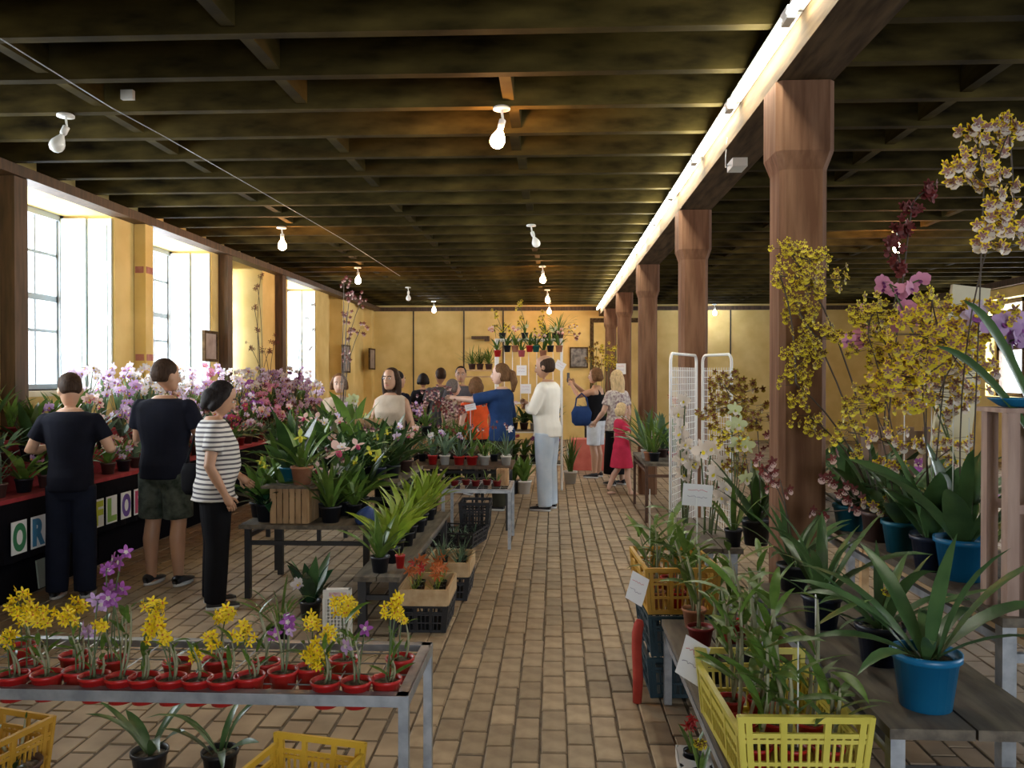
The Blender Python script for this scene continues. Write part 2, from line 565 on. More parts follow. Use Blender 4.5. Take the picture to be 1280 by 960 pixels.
# ---- end wall, right wall, wall behind the camera
bw = MB().box(XL - 0.7, XR + 0.4, YB, YB + 0.25, 0, ZJ + 0.3)
wall_back = struct(bw.build('wall_back', M['plaster']))
struct(MB().box(XL, XR, YB - 0.05, YB - 0.001, 3.20, ZJ - 0.003).build('trim_3', M['darkwood']))
for px in (517, 580, 629, 913):
    x = P(px, 450, YB).x
    o = MB().tube([(x, YB - 0.016, 0.3), (x, YB - 0.016, 3.2)], 0.016, 6).build('wall_conduit', M['blacksteel'])
    tag(o, {517: 'thin black conduit on the end wall nearest the left corner', 580: 'thin black conduit on the end wall in the middle of three',
            629: 'thin black conduit on the end wall just behind the hanging pot stand', 913: 'thin conduit on the end wall right of the columns'}[px], 'conduit', 'conduits on the end wall')
def door(i, px0, px1, zt, m):
    x0, x1 = P(px0, 450, YB).x, P(px1, 450, YB).x
    f = MB()
    f.box(x0 - 0.09, x0, YB - 0.06, YB - 0.002, 0, zt)
    f.box(x1, x1 + 0.09, YB - 0.06, YB - 0.002, 0, zt)
    f.box(x0 - 0.09, x1 + 0.09, YB - 0.06, YB - 0.002, zt, zt + 0.11)
    root = struct(f.build('door_%d' % i, M['beam']))
    d = MB().box(x0, x1, YB - 0.03, YB - 0.004, 0.005, zt)
    for z0, z1 in ((0.2, 1.3), (1.5, zt - 0.2)):
        d.box(x0 + 0.12, x1 - 0.12, YB - 0.04, YB - 0.03, z0, z1)
    d.build('door_leaf', M[m], root)
door(1, 742, 800, 2.9, 'plaster')
rw = MB()
prev = YF
for a, b in WIN_R:
    rw.box(XR, XR + 0.35, prev, a, 0, ZJ + 0.3)
    rw.box(XR, XR + 0.35, a, b, 0, 1.2)
    rw.box(XR, XR + 0.35, a, b, 3.0, ZJ + 0.3)
    prev = b
rw.box(XR, XR + 0.35, prev, YB + 0.2, 0, ZJ + 0.3)
struct(rw.build('wall_right', M['plaster']))
for i, (a, b) in enumerate(WIN_R):
    f = MB()
    for y in (a + .05, (a + b) / 2, b - .05):
        f.box(XR + .2, XR + .28, y - .05, y + .05, 1.2, 3.0)
    for z in (1.23, 2.1, 2.96):
        f.box(XR + .2, XR + .28, a, b, z - .04, z + .04)
    root = struct(f.build('window_%d' % (len(WIN_L) + i + 1), M['darkwood']))
    for (y0, y1) in ((a + .1, (a + b) / 2 - .05), ((a + b) / 2 + .05, b - .1)):
        for (z0, z1) in ((1.27, 2.06), (2.14, 2.92)):
            MB().box(XR + .235, XR + .241, y0, y1, z0, z1).build('pane', glassmat(), root)
struct(MB().box(XR - 0.16, XR - 0.001, YF, YB - .06, 3.18, ZJ - 0.003).build('trim_4', M['darkwood']))
fw = MB()
fw.box(XL - 0.7, -0.3, YF - 0.3, YF, 0, ZJ + 0.3)
fw.box(3.3, XR + 0.4, YF - 0.3, YF, 0, ZJ + 0.3)
fw.box(-0.3, 3.3, YF - 0.3, YF, 2.9, ZJ + 0.3)
struct(fw.build('wall_front', M['plaster']))

# ---- wall pictures
def picture(px0, px1, py0, py1, Y, side, label, inner):
    if side == 'back':
        a, b = P(px0, py0, YB), P(px1, py1, YB)
        root = thing('framed_picture', label, 'picture', ((a.x + b.x) / 2, YB - 0.03, b.z))
        w, h = (b.x - a.x), a.z - b.z
        rz = 0
    else:
        w, h = Y
        pt = P(px0, py1, 1.0)
        d = ray((px0 + px1) / 2, py1)
        t = (XL - d.x * 0) / d.x
        q = Vector((0, 0, CAMZ)) + d * t
        root = thing('framed_picture', label, 'picture', (XL + 0.03, q.y, q.z))
        rz = R(90)
    f = MB()
    t_ = 0.035
    f.box(-w / 2, w / 2, -.02, .02, 0, t_).box(-w / 2, w / 2, -.02, .02, h - t_, h).box(-w / 2, -w / 2 + t_, -.02, .02, t_, h - t_).box(w / 2 - t_, w / 2, -.02, .02, t_, h - t_)
    f.build('frame', M['beam'], root)
    MB().box(-w / 2 + t_, w / 2 - t_, -.008, .008, t_, h - t_).build('print', inner, root)
    root.rotation_euler = (0, 0, rz)
m_dark = mat('dark_print', (0.05, 0.05, 0.06), (0.30, 0.29, 0.28), 0.4, 9)
m_grey = mat('grey_print', (0.22, 0.17, 0.16), (0.40, 0.33, 0.30), 0.4, 6)
picture(712, 735, 434, 460, None, 'back', 'dark framed picture with pale mount on the end wall above the raised phone', m_dark)
picture(255, 265, 418, 452, (0.42, 0.4), 'left', 'small framed picture beside the dark post past the second window', m_grey)
picture(426, 436, 436, 466, (0.62, 0.6), 'left', 'grey framed picture on the left wall behind the pink hanging orchid spray', m_grey)
picture(460, 467, 436, 462, (0.6, 0.52), 'left', 'grey framed picture on the left wall nearest the far corner', m_grey)
# small dark bracket on the end wall
a, b = P(590, 424, YB), P(612, 418, YB)
br = thing('wall_bracket', 'dark wooden bracket fixed high on the end wall', 'bracket', ((a.x + b.x) / 2, YB, a.z))
MB().box(-.22, .22, -.16, -.002, 0.0, 0.07).build('shelf', M['darkwood'], br)
MB().box(.10, .22, -.14, -.002, -.05, 0.0).build('cleat', M['darkwood'], br)
# ================================================================ LAMPS
# fluorescent battens along the left side of the long beam
TB = MB().tube([(0, -.58, 0), (0, .58, 0)], 0.021, 8).mesh('tube', M['tube'], True)
BODY = MB().box(-.03, .03, -.61, .61, -.02, .02).mesh('batten_body', M['white_plastic'])
CAPM = MB().box(-.02, .02, -.03, .03, -.035, .022).mesh('end_cap', M['white_plastic'])
y = 2.54
k = 0
while y < 19.5:
    lab = 'lit fluorescent batten on the long beam, %s from the camera' % ORD[k]
    t = thing('fluorescent_batten', lab, 'lamp', (1.085, y + .61, 3.205), 0, 'fluorescent battens along the beam')
    inst('batten_body', BODY, t, (0.0, 0, 0.03))
    inst('tube', TB, t, (-0.035, 0, -0.012))
    for s in (-1, 1):
        inst('end_cap', CAPM, t, (-0.034, s * .595, -.005))
    y += 1.24
    k += 1
# bulbs on swivel holders
BULB = {}
for kind in ('warm_bulb', 'cool_bulb', 'off_bulb'):
    BULB[kind] = MB().lathe([(0.014, 0), (0.018, -.015), (0.028, -.03), (0.044, -.06), (0.048, -.082), (0.044, -.105), (0.026, -.126), (0.004, -.132)], 12).mesh('bulb', M[kind], True)
PLATE = MB().lathe([(0.055, 0), (0.055, .012), (0.045, .02)], 16, cap_top=True).mesh('ceiling_plate', M['white_plastic'], True)
ARM = MB().tube([(0, 0, 0), (0.008, 0, -.06)], 0.008, 6).mesh('arm', M['white_plastic'])
SOCK = MB().lathe([(0.018, 0), (0.022, .01), (0.022, .055), (0.015, .06)], 12, cap_top=True).mesh('socket', M['white_plastic'], True)
def bulb_lamp(px, py, kind, label, tilt=(0, 0), Y=None):
    p = G(px, py, ZJ)
    if Y is not None:
        p = P(px, py, Y)
        p.z = ZJ
    # fix the plate to the underside of the nearest joist
    yy = min(ys, key=lambda q: abs(q + JT / 2 - p.y)) + JT / 2
    if abs(yy - p.y) < 0.3:
        p = Vector((p.x * yy / p.y, yy, ZJ))
    t = thing('bulb_lamp', label, 'lamp', (p.x, p.y, ZJ - 0.022), 0, 'bulbs on swivel holders under the joists')
    inst('ceiling_plate', PLATE, t)
    inst('arm', ARM, t)
    e = Euler((tilt[0], tilt[1], 0)).to_matrix().to_4x4()
    base = Matrix.Translation((0.008, 0, -.06)) @ e
    inst('socket', SOCK, t, mtx=base @ Matrix.Translation((0, 0, -.06)))
    inst('bulb', BULB[kind], t, mtx=base @ Matrix.Translation((0, 0, -.058)))
bulb_lamp(627, 127, 'warm_bulb', 'glowing warm bulb under the joists nearest the camera, centre of the ceiling', (0, .25))
bulb_lamp(82, 143, 'off_bulb', 'unlit white bulb under the joists at the far left', (0, .5))
bulb_lamp(352, 284, 'warm_bulb', 'small lit bulb on the ceiling left of centre')
bulb_lamp(664, 280, 'off_bulb', 'unlit white spot bulb on the ceiling between the lit bulbs', (0, -.35))
bulb_lamp(447, 332, 'warm_bulb', 'lit warm bulb above the pink hanging orchid spray')
bulb_lamp(678, 331, 'warm_bulb', 'lit warm bulb in the centre row, third from the end wall')
bulb_lamp(684, 360, 'warm_bulb', 'lit warm bulb in the centre row, second from the end wall')
bulb_lamp(686, 377, 'warm_bulb', 'lit warm bulb in the centre row, closest to the end wall')
bulb_lamp(542, 377, 'cool_bulb', 'lit cool white bulb near the end wall left of centre')
bulb_lamp(510, 360, 'off_bulb', 'small unlit bulb on the ceiling beside the cool white one')
bulb_lamp(893, 380, 'cool_bulb', 'lit cool white bulb near the end wall right of the columns')
bulb_lamp(1121, 286, 'warm_bulb', 'lit warm bulb on the right hand ceiling above the orchid sprays')
# junction boxes and wiring
o = MB().box(-.04, .04, -.02, .02, -.03, .03).build('junction_box', M['white_plastic'], None, loc=P(160, 119, 4.66 + .585 - 0.02))
tag(o, 'small grey junction box on a joist at the upper left', 'junction box')
bx = thing('emergency_light', 'small white box hanging on a looped wire under the beam', 'lamp', (1.26, 5.75, 3.06))
MB().box(-.05, .05, -.09, .09, -.06, -.001).build('housing', M['white_plastic'], bx)
MB().tube([(-.05, 0, -.03), (-.1, -.1, -.07), (-.13, -.25, -.04), (-.14, -.35, 0.06)], 0.004, 5).build('wire', M['white_plastic'], bx)
a = P(0, 48, 3.9); a.z = ZJ - .012
pts = []
for (px, py) in ((0, 48), (140, 135), (208, 172), (320, 236), (430, 300), (500, 345)):
    q = G(px, py, ZJ - 0.012)
    pts.append(q)
o = MB().tube(pts, 0.0035, 5).build('ceiling_wire', M['galv'])
tag(o, 'thin electric wire running slantwise under the joists at the left', 'wire')
# ================================================================ TABLES, BENCHES, CRATES, STANDS
def wire_table(label, x0, x1, y0, y1, z, nx, ny, legs, foot=0.0):
    t = thing('wire_table', label, 'table', ((x0 + x1) / 2, (y0 + y1) / 2, foot))
    hx, hy = (x1 - x0) / 2, (y1 - y0) / 2
    z -= foot
    f = 0.032
    for s in (-1, 1):
        MB().box(-hx, hx, s * hy - .003, s * hy + .003, z - f, z).box(-hx, hx, s * hy - (f if s > 0 else 0), s * hy + (0 if s > 0 else f), z - .004, z).build('rail', M['galv'], t)
        MB().box(s * hx - .003, s * hx + .003, -hy, hy, z - f, z).box(s * hx - (f if s > 0 else 0), s * hx + (0 if s > 0 else f), -hy, hy, z - .004, z).build('rail', M['galv'], t)
    g = MB()
    for i in range(1, nx):
        x = -hx + 2 * hx * i / nx
        g.tube([(x, -hy, z - .006), (x, hy, z - .006)], 0.0025, 5)
    for i in range(1, ny):
        y = -hy + 2 * hy * i / ny
        g.tube([(-hx, y, z - .009), (hx, y, z - .009)], 0.0025, 5)
    tag(g.build('wire_grid', M['galv'], t), kind='stuff')
    for (sx, sy) in legs:
        x, y = sx * (hx - .012), sy * (hy - .012)
        MB().box(x - .014, x + .014, y - .014, y + .014, 0, z - .004).build('leg', M['galv'], t)
    return t
# near table with wire grid top
WT = dict(x0=-2.35, x1=-0.41, y0=2.29, y1=2.76, z=0.68)
wire_table('galvanised wire-top table in the left foreground holding small red pots', WT['x0'], WT['x1'], WT['y0'], WT['y1'], WT['z'], 17, 5, ((1, 1), (1, -1), (-1, 1), (-1, -1)))
# middle wire table
wire_table('grey wire-top table in the middle distance in front of the red pots', -1.02, -0.39, 7.47, 8.15, 0.545, 6, 6, ((1, 1), (1, -1), (-1, 1), (-1, -1)))

def board_table(name, label, x0, x1, y0, y1, z, top, leg, th=0.03, lw=0.035, inset=0.05, cat='table', planks=1, rails=True, rz=0.0):
    t = thing(name, label, cat, ((x0 + x1) / 2, (y0 + y1) / 2, 0), rz)
    hx, hy = (x1 - x0) / 2, (y1 - y0) / 2
    for i in range(planks):
        a = -hx + 2 * hx * i / planks
        b = -hx + 2 * hx * (i + 1) / planks
        g = 0.004 if planks > 1 else 0
        MB().box(a + g, b - g, -hy, hy, z - th, z).build('plank' if planks > 1 else 'table_top', top, t)
    for sx in (-1, 1):
        for sy in (-1, 1):
            x, y = sx * (hx - inset), sy * (hy - inset)
            MB().box(x - lw / 2, x + lw / 2, y - lw / 2, y + lw / 2, 0, z - th).build('leg', leg, t)
    if rails:
        for s in (-1, 1):
            MB().box(-hx + inset, hx - inset, s * (hy - inset) - .012, s * (hy - inset) + .012, z - th - .12, z - th - .09).build('rail', leg, t)
            MB().box(s * (hx - inset) - .012, s * (hx - inset) + .012, -hy + inset, hy - inset, z - th - .07, z - th - .04).build('rail', leg, t)
    return t
# island: dark front table, staging behind, low bench at its right
board_table('display_table', 'dark low table at the front of the green plant island, carrying a slatted box', -2.22, -1.27, 5.7, 6.5, 0.53, M['benchboard'], M['blacksteel'], lw=0.04, inset=0.05)
board_table('display_table', 'dark staging table in the middle of the green plant island', -2.3, -1.25, 6.55, 7.85, 0.72, M['benchboard'], M['blacksteel'])
board_table('display_table', 'dark staging table at the back of the green plant island', -2.85, -1.98, 7.9, 9.4, 0.78, M['benchboard'], M['blacksteel'])
board_table('plant_bench', 'low weathered bench beside the aisle lined with bright green leafy plants', -1.21, -0.92, 4.9, 7.3, 0.37, M['benchboard'], M['blacksteel'], planks=2, lw=0.05)
# table behind the wire table with red and white pots
board_table('display_table', 'brown table behind the wire table with red and white pots on it', -1.5, -0.42, 8.35, 9.05, 0.66, M['darkwood'], M['blacksteel'])
board_table('display_table', 'dark table farther back under the bushy purple orchids', -1.75, -0.85, 9.55, 10.45, 0.7, M['darkwood'], M['blacksteel'])
# table by the columns
board_table('side_table', 'narrow brown metal-legged table by the columns with green plants on it', 0.98, 1.62, 8.9, 10.25, 0.64, M['benchboard'], M['rust'], lw=0.03, inset=0.02)
# right hand benches
board_table('plant_bench', 'weathered plank bench at the lower right carrying black and blue pots', 0.93, 1.41, 2.33, 3.95, 0.60, M['benchboard'], M['galv'], planks=2, lw=0.04, inset=0.03, cat='bench')
board_table('plant_bench', 'higher dark plank bench at the right edge carrying large blue pots', 1.44, 2.0, 2.72, 5.6, 0.80, M['benchboard'], M['galv'], planks=2, lw=0.045, inset=0.03, cat='bench')
board_table('plant_bench', 'low board bench under the yellow crate at the right of the aisle', 0.52, 0.91, 2.2, 4.02, 0.40, M['benchboard'], M['galv'], planks=2, lw=0.035, inset=0.03, cat='bench')
board_table('plant_bench', 'raw pine bench behind the high dark bench on the right', 2.15, 2.75, 3.2, 6.0, 0.42, M['benchlight'], M['benchlight'], planks=3, lw=0.05, cat='bench')
board_table('plant_bench', 'dark bench behind the nearest column under the brown orchid sprays', 0.84, 1.08, 4.72, 5.75, 0.60, M['benchboard'], M['galv'], planks=2, lw=0.04, cat='bench')

# ---- plastic crates with slotted walls
def crate(name, label, w, l, h, m, loc, rz, group=None, dip=0.0):
    t = thing(name, label, 'crate', loc, rz, group)
    tp = 0.02
    def panel(p0, p1, q0, q1, nm, low=0.0):
        # p0->p1 along the bottom, q0->q1 along the top; bars make the slots
        p0, p1, q0, q1 = map(Vector, (p0, p1, q0, q1))
        def pt(u, v):
            return p0.lerp(p1, u).lerp(q0.lerp(q1, u), v)
        g = MB()
        L_ = (p1 - p0).length
        rimw = 0.018
        top = 1.0 - low
        g.bar(pt(0, top - .04), pt(1, top - .04), 0.016, h * 0.09, up=(q0 - p0).normalized())
        g.bar(pt(0, top * .74), pt(1, top * .74), 0.010, h * 0.06)
        g.bar(pt(0, top * .66), pt(1, top * .66), 0.010, h * 0.05)
        g.bar(pt(0, .36), pt(1, .36), 0.010, h * 0.05)
        g.bar(pt(0, .05), pt(1, .05), 0.012, h * 0.10)
        n = max(6, int(L_ / 0.022))
        for i in range(n + 1):
            u = i / n
            g.bar(pt(u, 0.02), pt(u, top * .72), 0.0075, 0.008, up=Vector((p1 - p0)).normalized().cross(Vector((0, 0, 1))))
        for u in (0.0, 0.06, 0.33, 0.67, 0.94, 1.0):
            g.bar(pt(u, 0), pt(u, 1.0 if u in (0.0, 1.0) else top), 0.018, 0.014, up=Vector((p1 - p0)).normalized().cross(Vector((0, 0, 1))))
        g.build(nm, m, t)
    a, b = w / 2 - tp, l / 2 - tp
    A, B = w / 2, l / 2
    panel((-a, -b, 0), (a, -b, 0), (-A, -B, h), (A, -B, h), 'end_wall')
    panel((-a, b, 0), (a, b, 0), (-A, B, h), (A, B, h), 'end_wall')
    panel((-a, -b, 0), (-a, b, 0), (-A, -B, h), (-A, B, h), 'side_wall', dip)
    panel((a, -b, 0), (a, b, 0), (A, -B, h), (A, B, h), 'side_wall', dip)
    g = MB().box(-a, a, -b, b, 0.0, 0.008)
    g.build('crate_floor', m, t)
    return t
M['crate_yellow'] = mat('yellow_crate_plastic', (0.58, 0.50, 0.07), (0.66, 0.57, 0.10), 0.4, 6)
M['crate_amber'] = mat('amber_crate_plastic', (0.50, 0.27, 0.03), (0.58, 0.33, 0.05), 0.45, 6)
M['crate_gold'] = mat('golden_crate_plastic', (0.60, 0.38, 0.03), (0.68, 0.44, 0.05), 0.45, 6)
M['crate_black'] = mat('black_crate_plastic', (0.015, 0.016, 0.02), None, 0.45)
M['crate_blue'] = mat('dark_teal_crate_plastic', (0.01, 0.04, 0.06), (0.016, 0.055, 0.08), 0.5, 6)
CR1 = crate('plastic_crate', 'bright yellow slotted crate of green cane orchids at the lower right', 0.37, 0.58, 0.22, M['crate_yellow'], (0.70, 2.64, 0.402), R(2), dip=0.22)
CR2 = crate('plastic_crate', 'amber slotted crate of leafy plants on dark blue crates beside the aisle', 0.36, 0.52, 0.23, M['crate_amber'], (0.62, 4.32, 0.409), R(3))
crate('plastic_crate', 'dark blue crate beside the red foam roll, lower of the two stacked', 0.34, 0.5, 0.2, M['crate_blue'], (0.63, 4.30, 0.0), R(1), 'stacked dark blue crates')
crate('plastic_crate', 'dark blue crate under the amber crate, upper of the two stacked', 0.34, 0.5, 0.2, M['crate_blue'], (0.63, 4.30, 0.2045), R(2), 'stacked dark blue crates')
crate('plastic_crate', 'golden yellow crate on the floor under the red pot table, cut by the bottom edge', 0.36, 0.52, 0.24, M['crate_gold'], (-0.92, 2.75, 0.0), R(-12), dip=0.15)
crate('plastic_crate', 'old yellow crate of soil and roots in the bottom left corner', 0.38, 0.55, 0.24, M['crate_amber'], (-2.22, 2.92, 0.0), R(-14))
crate('plastic_crate', 'black crate of seedlings on the brick floor in the middle of the aisle', 0.42, 0.5, 0.14, M['crate_black'], (G(578, 672).x, 7.75, 0), R(-12))
crate('plastic_crate', 'black crate on the floor carrying the nearer wooden tray', 0.30, 0.42, 0.17, M['crate_black'], (-0.80, 5.22, 0.0), 0, 'black crates under the wooden trays')
crate('plastic_crate', 'black crate on the floor carrying the farther wooden tray', 0.30, 0.42, 0.17, M['crate_black'], (-0.745, 5.95, 0.0), 0, 'black crates under the wooden trays')
crate('plastic_crate', 'tall black crate standing under the middle wire table', 0.3, 0.36, 0.3, M['crate_black'], (-0.80, 8.45, 0.0), 0)
# shallow wooden trays
def tray(label, loc, w, l, h, rz=0.0):
    t = thing('wooden_tray', label, 'tray', loc, rz)
    for s in (-1, 1):
        MB().box(-w / 2, w / 2, s * l / 2 - .008, s * l / 2 + .008, 0, h).build('board', M['benchlight'], t)
        MB().box(s * w / 2 - .008, s * w / 2 + .008, -l / 2 + .008, l / 2 - .008, 0, h).build('board', M['benchlight'], t)
    MB().box(-w / 2 + .008, w / 2 - .008, -l / 2 + .008, l / 2 - .008, 0.002, 0.012).build('base', M['benchlight'], t)
    return t
tray('pale wooden tray of orange plants beside the low bench', (-0.80, 5.22, 0.172), 0.3, 0.44, 0.10)
tray('pale wooden tray of grey-green plants just behind the orange ones', (-0.745, 5.95, 0.172), 0.3, 0.44, 0.10)
# slatted boxes
def slat_box(label, x, y, z, w, d, h, lid=True, n=6):
    t = thing('slatted_box', label, 'box', (x, y, z))
    for s in (-1, 1):
        for i in range(n):
            u = -w / 2 + w * (i + .5) / n
            MB().box(u - w / n * .42, u + w / n * .42, s * d / 2 - .006, s * d / 2 + .006, 0, h).build('slat', M['slat'], t)
        for i in range(4):
            u = -d / 2 + d * (i + .5) / 4
            MB().box(s * w / 2 - .006, s * w / 2 + .006, u - d / 4 * .42, u + d / 4 * .42, 0, h).build('slat', M['slat'], t)
        MB().box(-w / 2 + .007, w / 2 - .007, s * (d / 2 - .014) - .006, s * (d / 2 - .014) + .006, h - .03, h - .005).build('batten', M['slat'], t)
        MB().box(-w / 2 + .007, w / 2 - .007, s * (d / 2 - .014) - .006, s * (d / 2 - .014) + .006, .005, .03).build('batten', M['slat'], t)
    if lid:
        MB().box(-w / 2 - .06, w / 2 + .03, -d / 2 - .03, d / 2 + .03, h, h + .018).build('lid_board', M['benchboard'], t)
    return t
slat_box('upright slatted wooden box with a board on top on the island front table', -1.88, 5.92, 0.53, 0.27, 0.3, 0.25)
slat_box('slatted wooden box on the table of red and white pots', P(531, 540, 9.75).x, 9.85, 0.7, 0.26, 0.26, 0.14)
slat_box('small slatted wooden box on the middle wire table', P(628, 600, 7.75).x, 7.8, 0.548, 0.10, 0.14, 0.15, False, 4)
slat_box('slatted wooden box in front of the long-haired woman in white', P(462, 525, 7.6).x, 7.6, 0.72, 0.22, 0.2, 0.46, False, 5)
# white perforated tray standing upright, with a label
t = thing('seedling_tray', 'white perforated tray standing upright by the low bench', 'tray', (P(422, 800, 4.62).x, 4.62, 0.0), R(4))
g = MB()
w, h = 0.155, 0.37
for i in range(9):
    u = -w / 2 + w * i / 8
    g.box(u - .004, u + .004, -.02, .02, 0, h * .86)
for i in range(17):
    z = h * .86 * i / 16
    g.box(-w / 2, w / 2, -.018, .018, z - .003, z + .003)
g.box(-w / 2, -w / 2 + .014, -.025, .025, 0, h).box(w / 2 - .014, w / 2, -.025, .025, 0, h)
tag(g.build('lattice', M['white_plastic'], t), kind='stuff')
MB().box(-w / 2, w / 2, -.024, .024, h * .86, h).build('header', M['white_plastic'], t)
MB().box(-w * .28, w * .36, -.026, -.024, h * .89, h * .96).build('label_print', mat('pink_print', (0.55, 0.30, 0.36), (0.75, 0.62, 0.64), 0.6, 60), t)

# blue bag lying on the low bench
o = MB().rings([(0, 0, 0, .06, .05), (.005, 0, .02, .085, .065), (-.01, .01, .06, .075, .06), (.01, -.005, .10, .055, .04), (.02, 0, .125, .02, .018)], 12).build('blue_bag', mat('blue_bag_plastic', (0.02, 0.06, 0.24), (0.05, 0.10, 0.34), 0.4, 9, 0.4), None, True, loc=(-1.33, 5.78, 0.53))
tag(o, 'crumpled blue plastic bag beside the low bench plants', 'bag')
# ---- long display stand under the windows
SX = -3.7
t = thing('tiered_stand', 'long tiered stand under the windows with red cloth steps and black skirt', 'stand', (0, 0, 0))
Y0, Y1 = 4.4, 14.2
for i, (x0, x1, z) in enumerate(((SX, SX - .25, .74), (SX - .25, SX - .49, .92), (SX - .49, XL + .137, 1.08))):
    MB().box(x1, x0, Y0, Y1, z - .03, z).build('cloth_step', M['redcloth'], t)
    MB().box(x0 - .012, x0 - .002, Y0, Y1, (.74 if i else .60) + (.0 if i < 2 else .18), z - .03).build('cloth_riser', M['redcloth'] if i else M['blackcloth'], t)
sk = MB()
n = 160
vv, ff = [], []
for i in range(n + 1):
    y = Y0 + (Y1 - Y0) * i / n
    d = 0.012 * math.sin(i * 1.9) + 0.006 * math.sin(i * .7)
    vv += [(SX - .004, y, .71), (SX + .005 + d, y, .3), (SX + .012 + d * 1.4, y, .30), (SX - .02, y, .30), (SX - .02, y, .71)]
for i in range(n):
    a = 5 * i
    for k in range(4):
        ff.append((a + k, a + k + 1, a + 6 + k, a + 5 + k))
sk.add(vv, ff)
sk.build('skirt', M['blackcloth'], t)
MB().box(SX - .7, SX - .1, Y0 + .1, Y1 - .1, 0.0, .06).build('plinth', M['blackcloth'], t)
for yy in (Y0 + .1, 6.7, 8.8, 10.9, Y1 - .1):
    MB().box(SX - .62, SX - .08, yy - .04, yy + .04, .06, .70).build('trestle', M['blackcloth'], t)
MB().box(SX - .14, SX - .1, Y0 + .1, Y1 - .1, .06, .30).build('back_cloth', M['blackcloth'], t)
# letter cards on the skirt
LET = {}
def letter_mesh(ch, m):
    c = bpy.data.curves.new('letter', 'FONT')
    c.body = ch
    c.size = 0.24
    c.extrude = 0.002
    c.offset = 0.012
    c.align_x = 'CENTER'
    o = bpy.data.objects.new('letter', c)
    COL.objects.link(o)
    dg = bpy.context.evaluated_depsgraph_get()
    me = bpy.data.meshes.new_from_object(o.evaluated_get(dg))
    bpy.data.objects.remove(o)
    me.materials.clear()
    me.materials.append(m)
    return me
def lm(n, c):
    return mat('letter_' + n, c, None, 0.7)
for (ch, px, mname, col, cn) in (('O', 23, 'green', (0.03, 0.20, 0.09), 'dark green'), ('R', 47, 'blue', (0.04, 0.22, 0.42), 'blue'), ('C', 69, 'plum', (0.10, 0.06, 0.20), 'dark plum'),
                       ('F', 122, 'lime', (0.55, 0.60, 0.05), 'lime yellow'), ('L', 139, 'leaf', (0.25, 0.45, 0.10), 'leaf green'), ('O', 157, 'violet', (0.13, 0.07, 0.35), 'violet'), ('R', 173, 'rose', (0.55, 0.08, 0.20), 'rose red')):
    d = ray(px, 650)
    yy = d.y * (SX + .03) / d.x
    c = thing('letter_card', 'white card with a large %s letter %s pinned on the black skirt' % (cn, ch), 'card', (SX + .034, yy, .36), R(90))
    MB().box(-.08, .08, -.003, .003, 0, .225).build('card', M['card'], c)
    me = letter_mesh(ch, lm(mname, col))
    w_ = max(v.co.x for v in me.vertices) - min(v.co.x for v in me.vertices)
    h_ = max(v.co.y for v in me.vertices) - min(v.co.y for v in me.vertices)
    cx_ = (max(v.co.x for v in me.vertices) + min(v.co.x for v in me.vertices)) / 2
    y_ = min(v.co.y for v in me.vertices)
    sx, sy = .136 / w_, .195 / h_
    inst('letter', me, c, mtx=Matrix.Translation((-cx_ * sx, -.005, .015 - y_ * sy)) @ Matrix.Rotation(R(90), 4, 'X') @ Matrix.Diagonal((sx, sy, 1, 1)))
# poster and small box shown low on the stand
o = MB().box(-.006, .006, -.11, .11, 0, .2).build('poster', mat('grey_green_poster', (0.22, 0.27, 0.24), (0.30, 0.34, 0.30), 0.5, 4), None, loc=(SX + .05, ray(52, 700).y * SX / ray(52, 700).x, .07), rot=(0, R(-6), 0))
tag(o, 'grey-green poster leaning under the letter cards', 'poster')

# ---- white wire grid racks
def rack(label, p0, p1, h, z0=0.0):
    p0, p1 = Vector(p0), Vector(p1)
    c = (p0 + p1) / 2
    w = (p1 - p0).length
    rz = math.atan2((p1 - p0).y, (p1 - p0).x)
    t = thing('wire_rack', label, 'rack', (c.x, c.y, z0), rz, 'white folding wire racks')
    pts = [(-w / 2, 0, 0), (-w / 2, 0, h - .06)]
    for k in range(1, 5):
        a = math.pi - k * math.pi / 10
        pts.append((-w / 2 + .06 + .06 * math.cos(a), 0, h - .06 + .06 * math.sin(a)))
    pts += [(-p[0], 0, p[2]) for p in reversed(pts)]
    MB().tube(pts, .011, 8).build('frame', M['white_paint'], t, True)
    g = MB()
    n = int(w / .035)
    for i in range(1, n):
        x = -w / 2 + w * i / n
        g.tube([(x, 0, .05), (x, 0, h - .1)], .0022, 4, cap=False)
    for i in range(int((h - .1) / .05)):
        z = .07 + i * .05
        g.tube([(-w / 2, .004, z), (w / 2, .004, z)], .0022, 4, cap=False)
    tag(g.build('wire_grid', M['white_paint'], t), kind='stuff')
rack('white wire rack panel on the left, nearest the aisle', P(838, 600, 5.95).xy.to_3d(), P(870, 600, 6.6).xy.to_3d(), 1.745)
rack('white wire rack panel on the right, in front of the second column', P(878, 600, 6.62).xy.to_3d(), P(914, 600, 6.2).xy.to_3d(), 1.745)

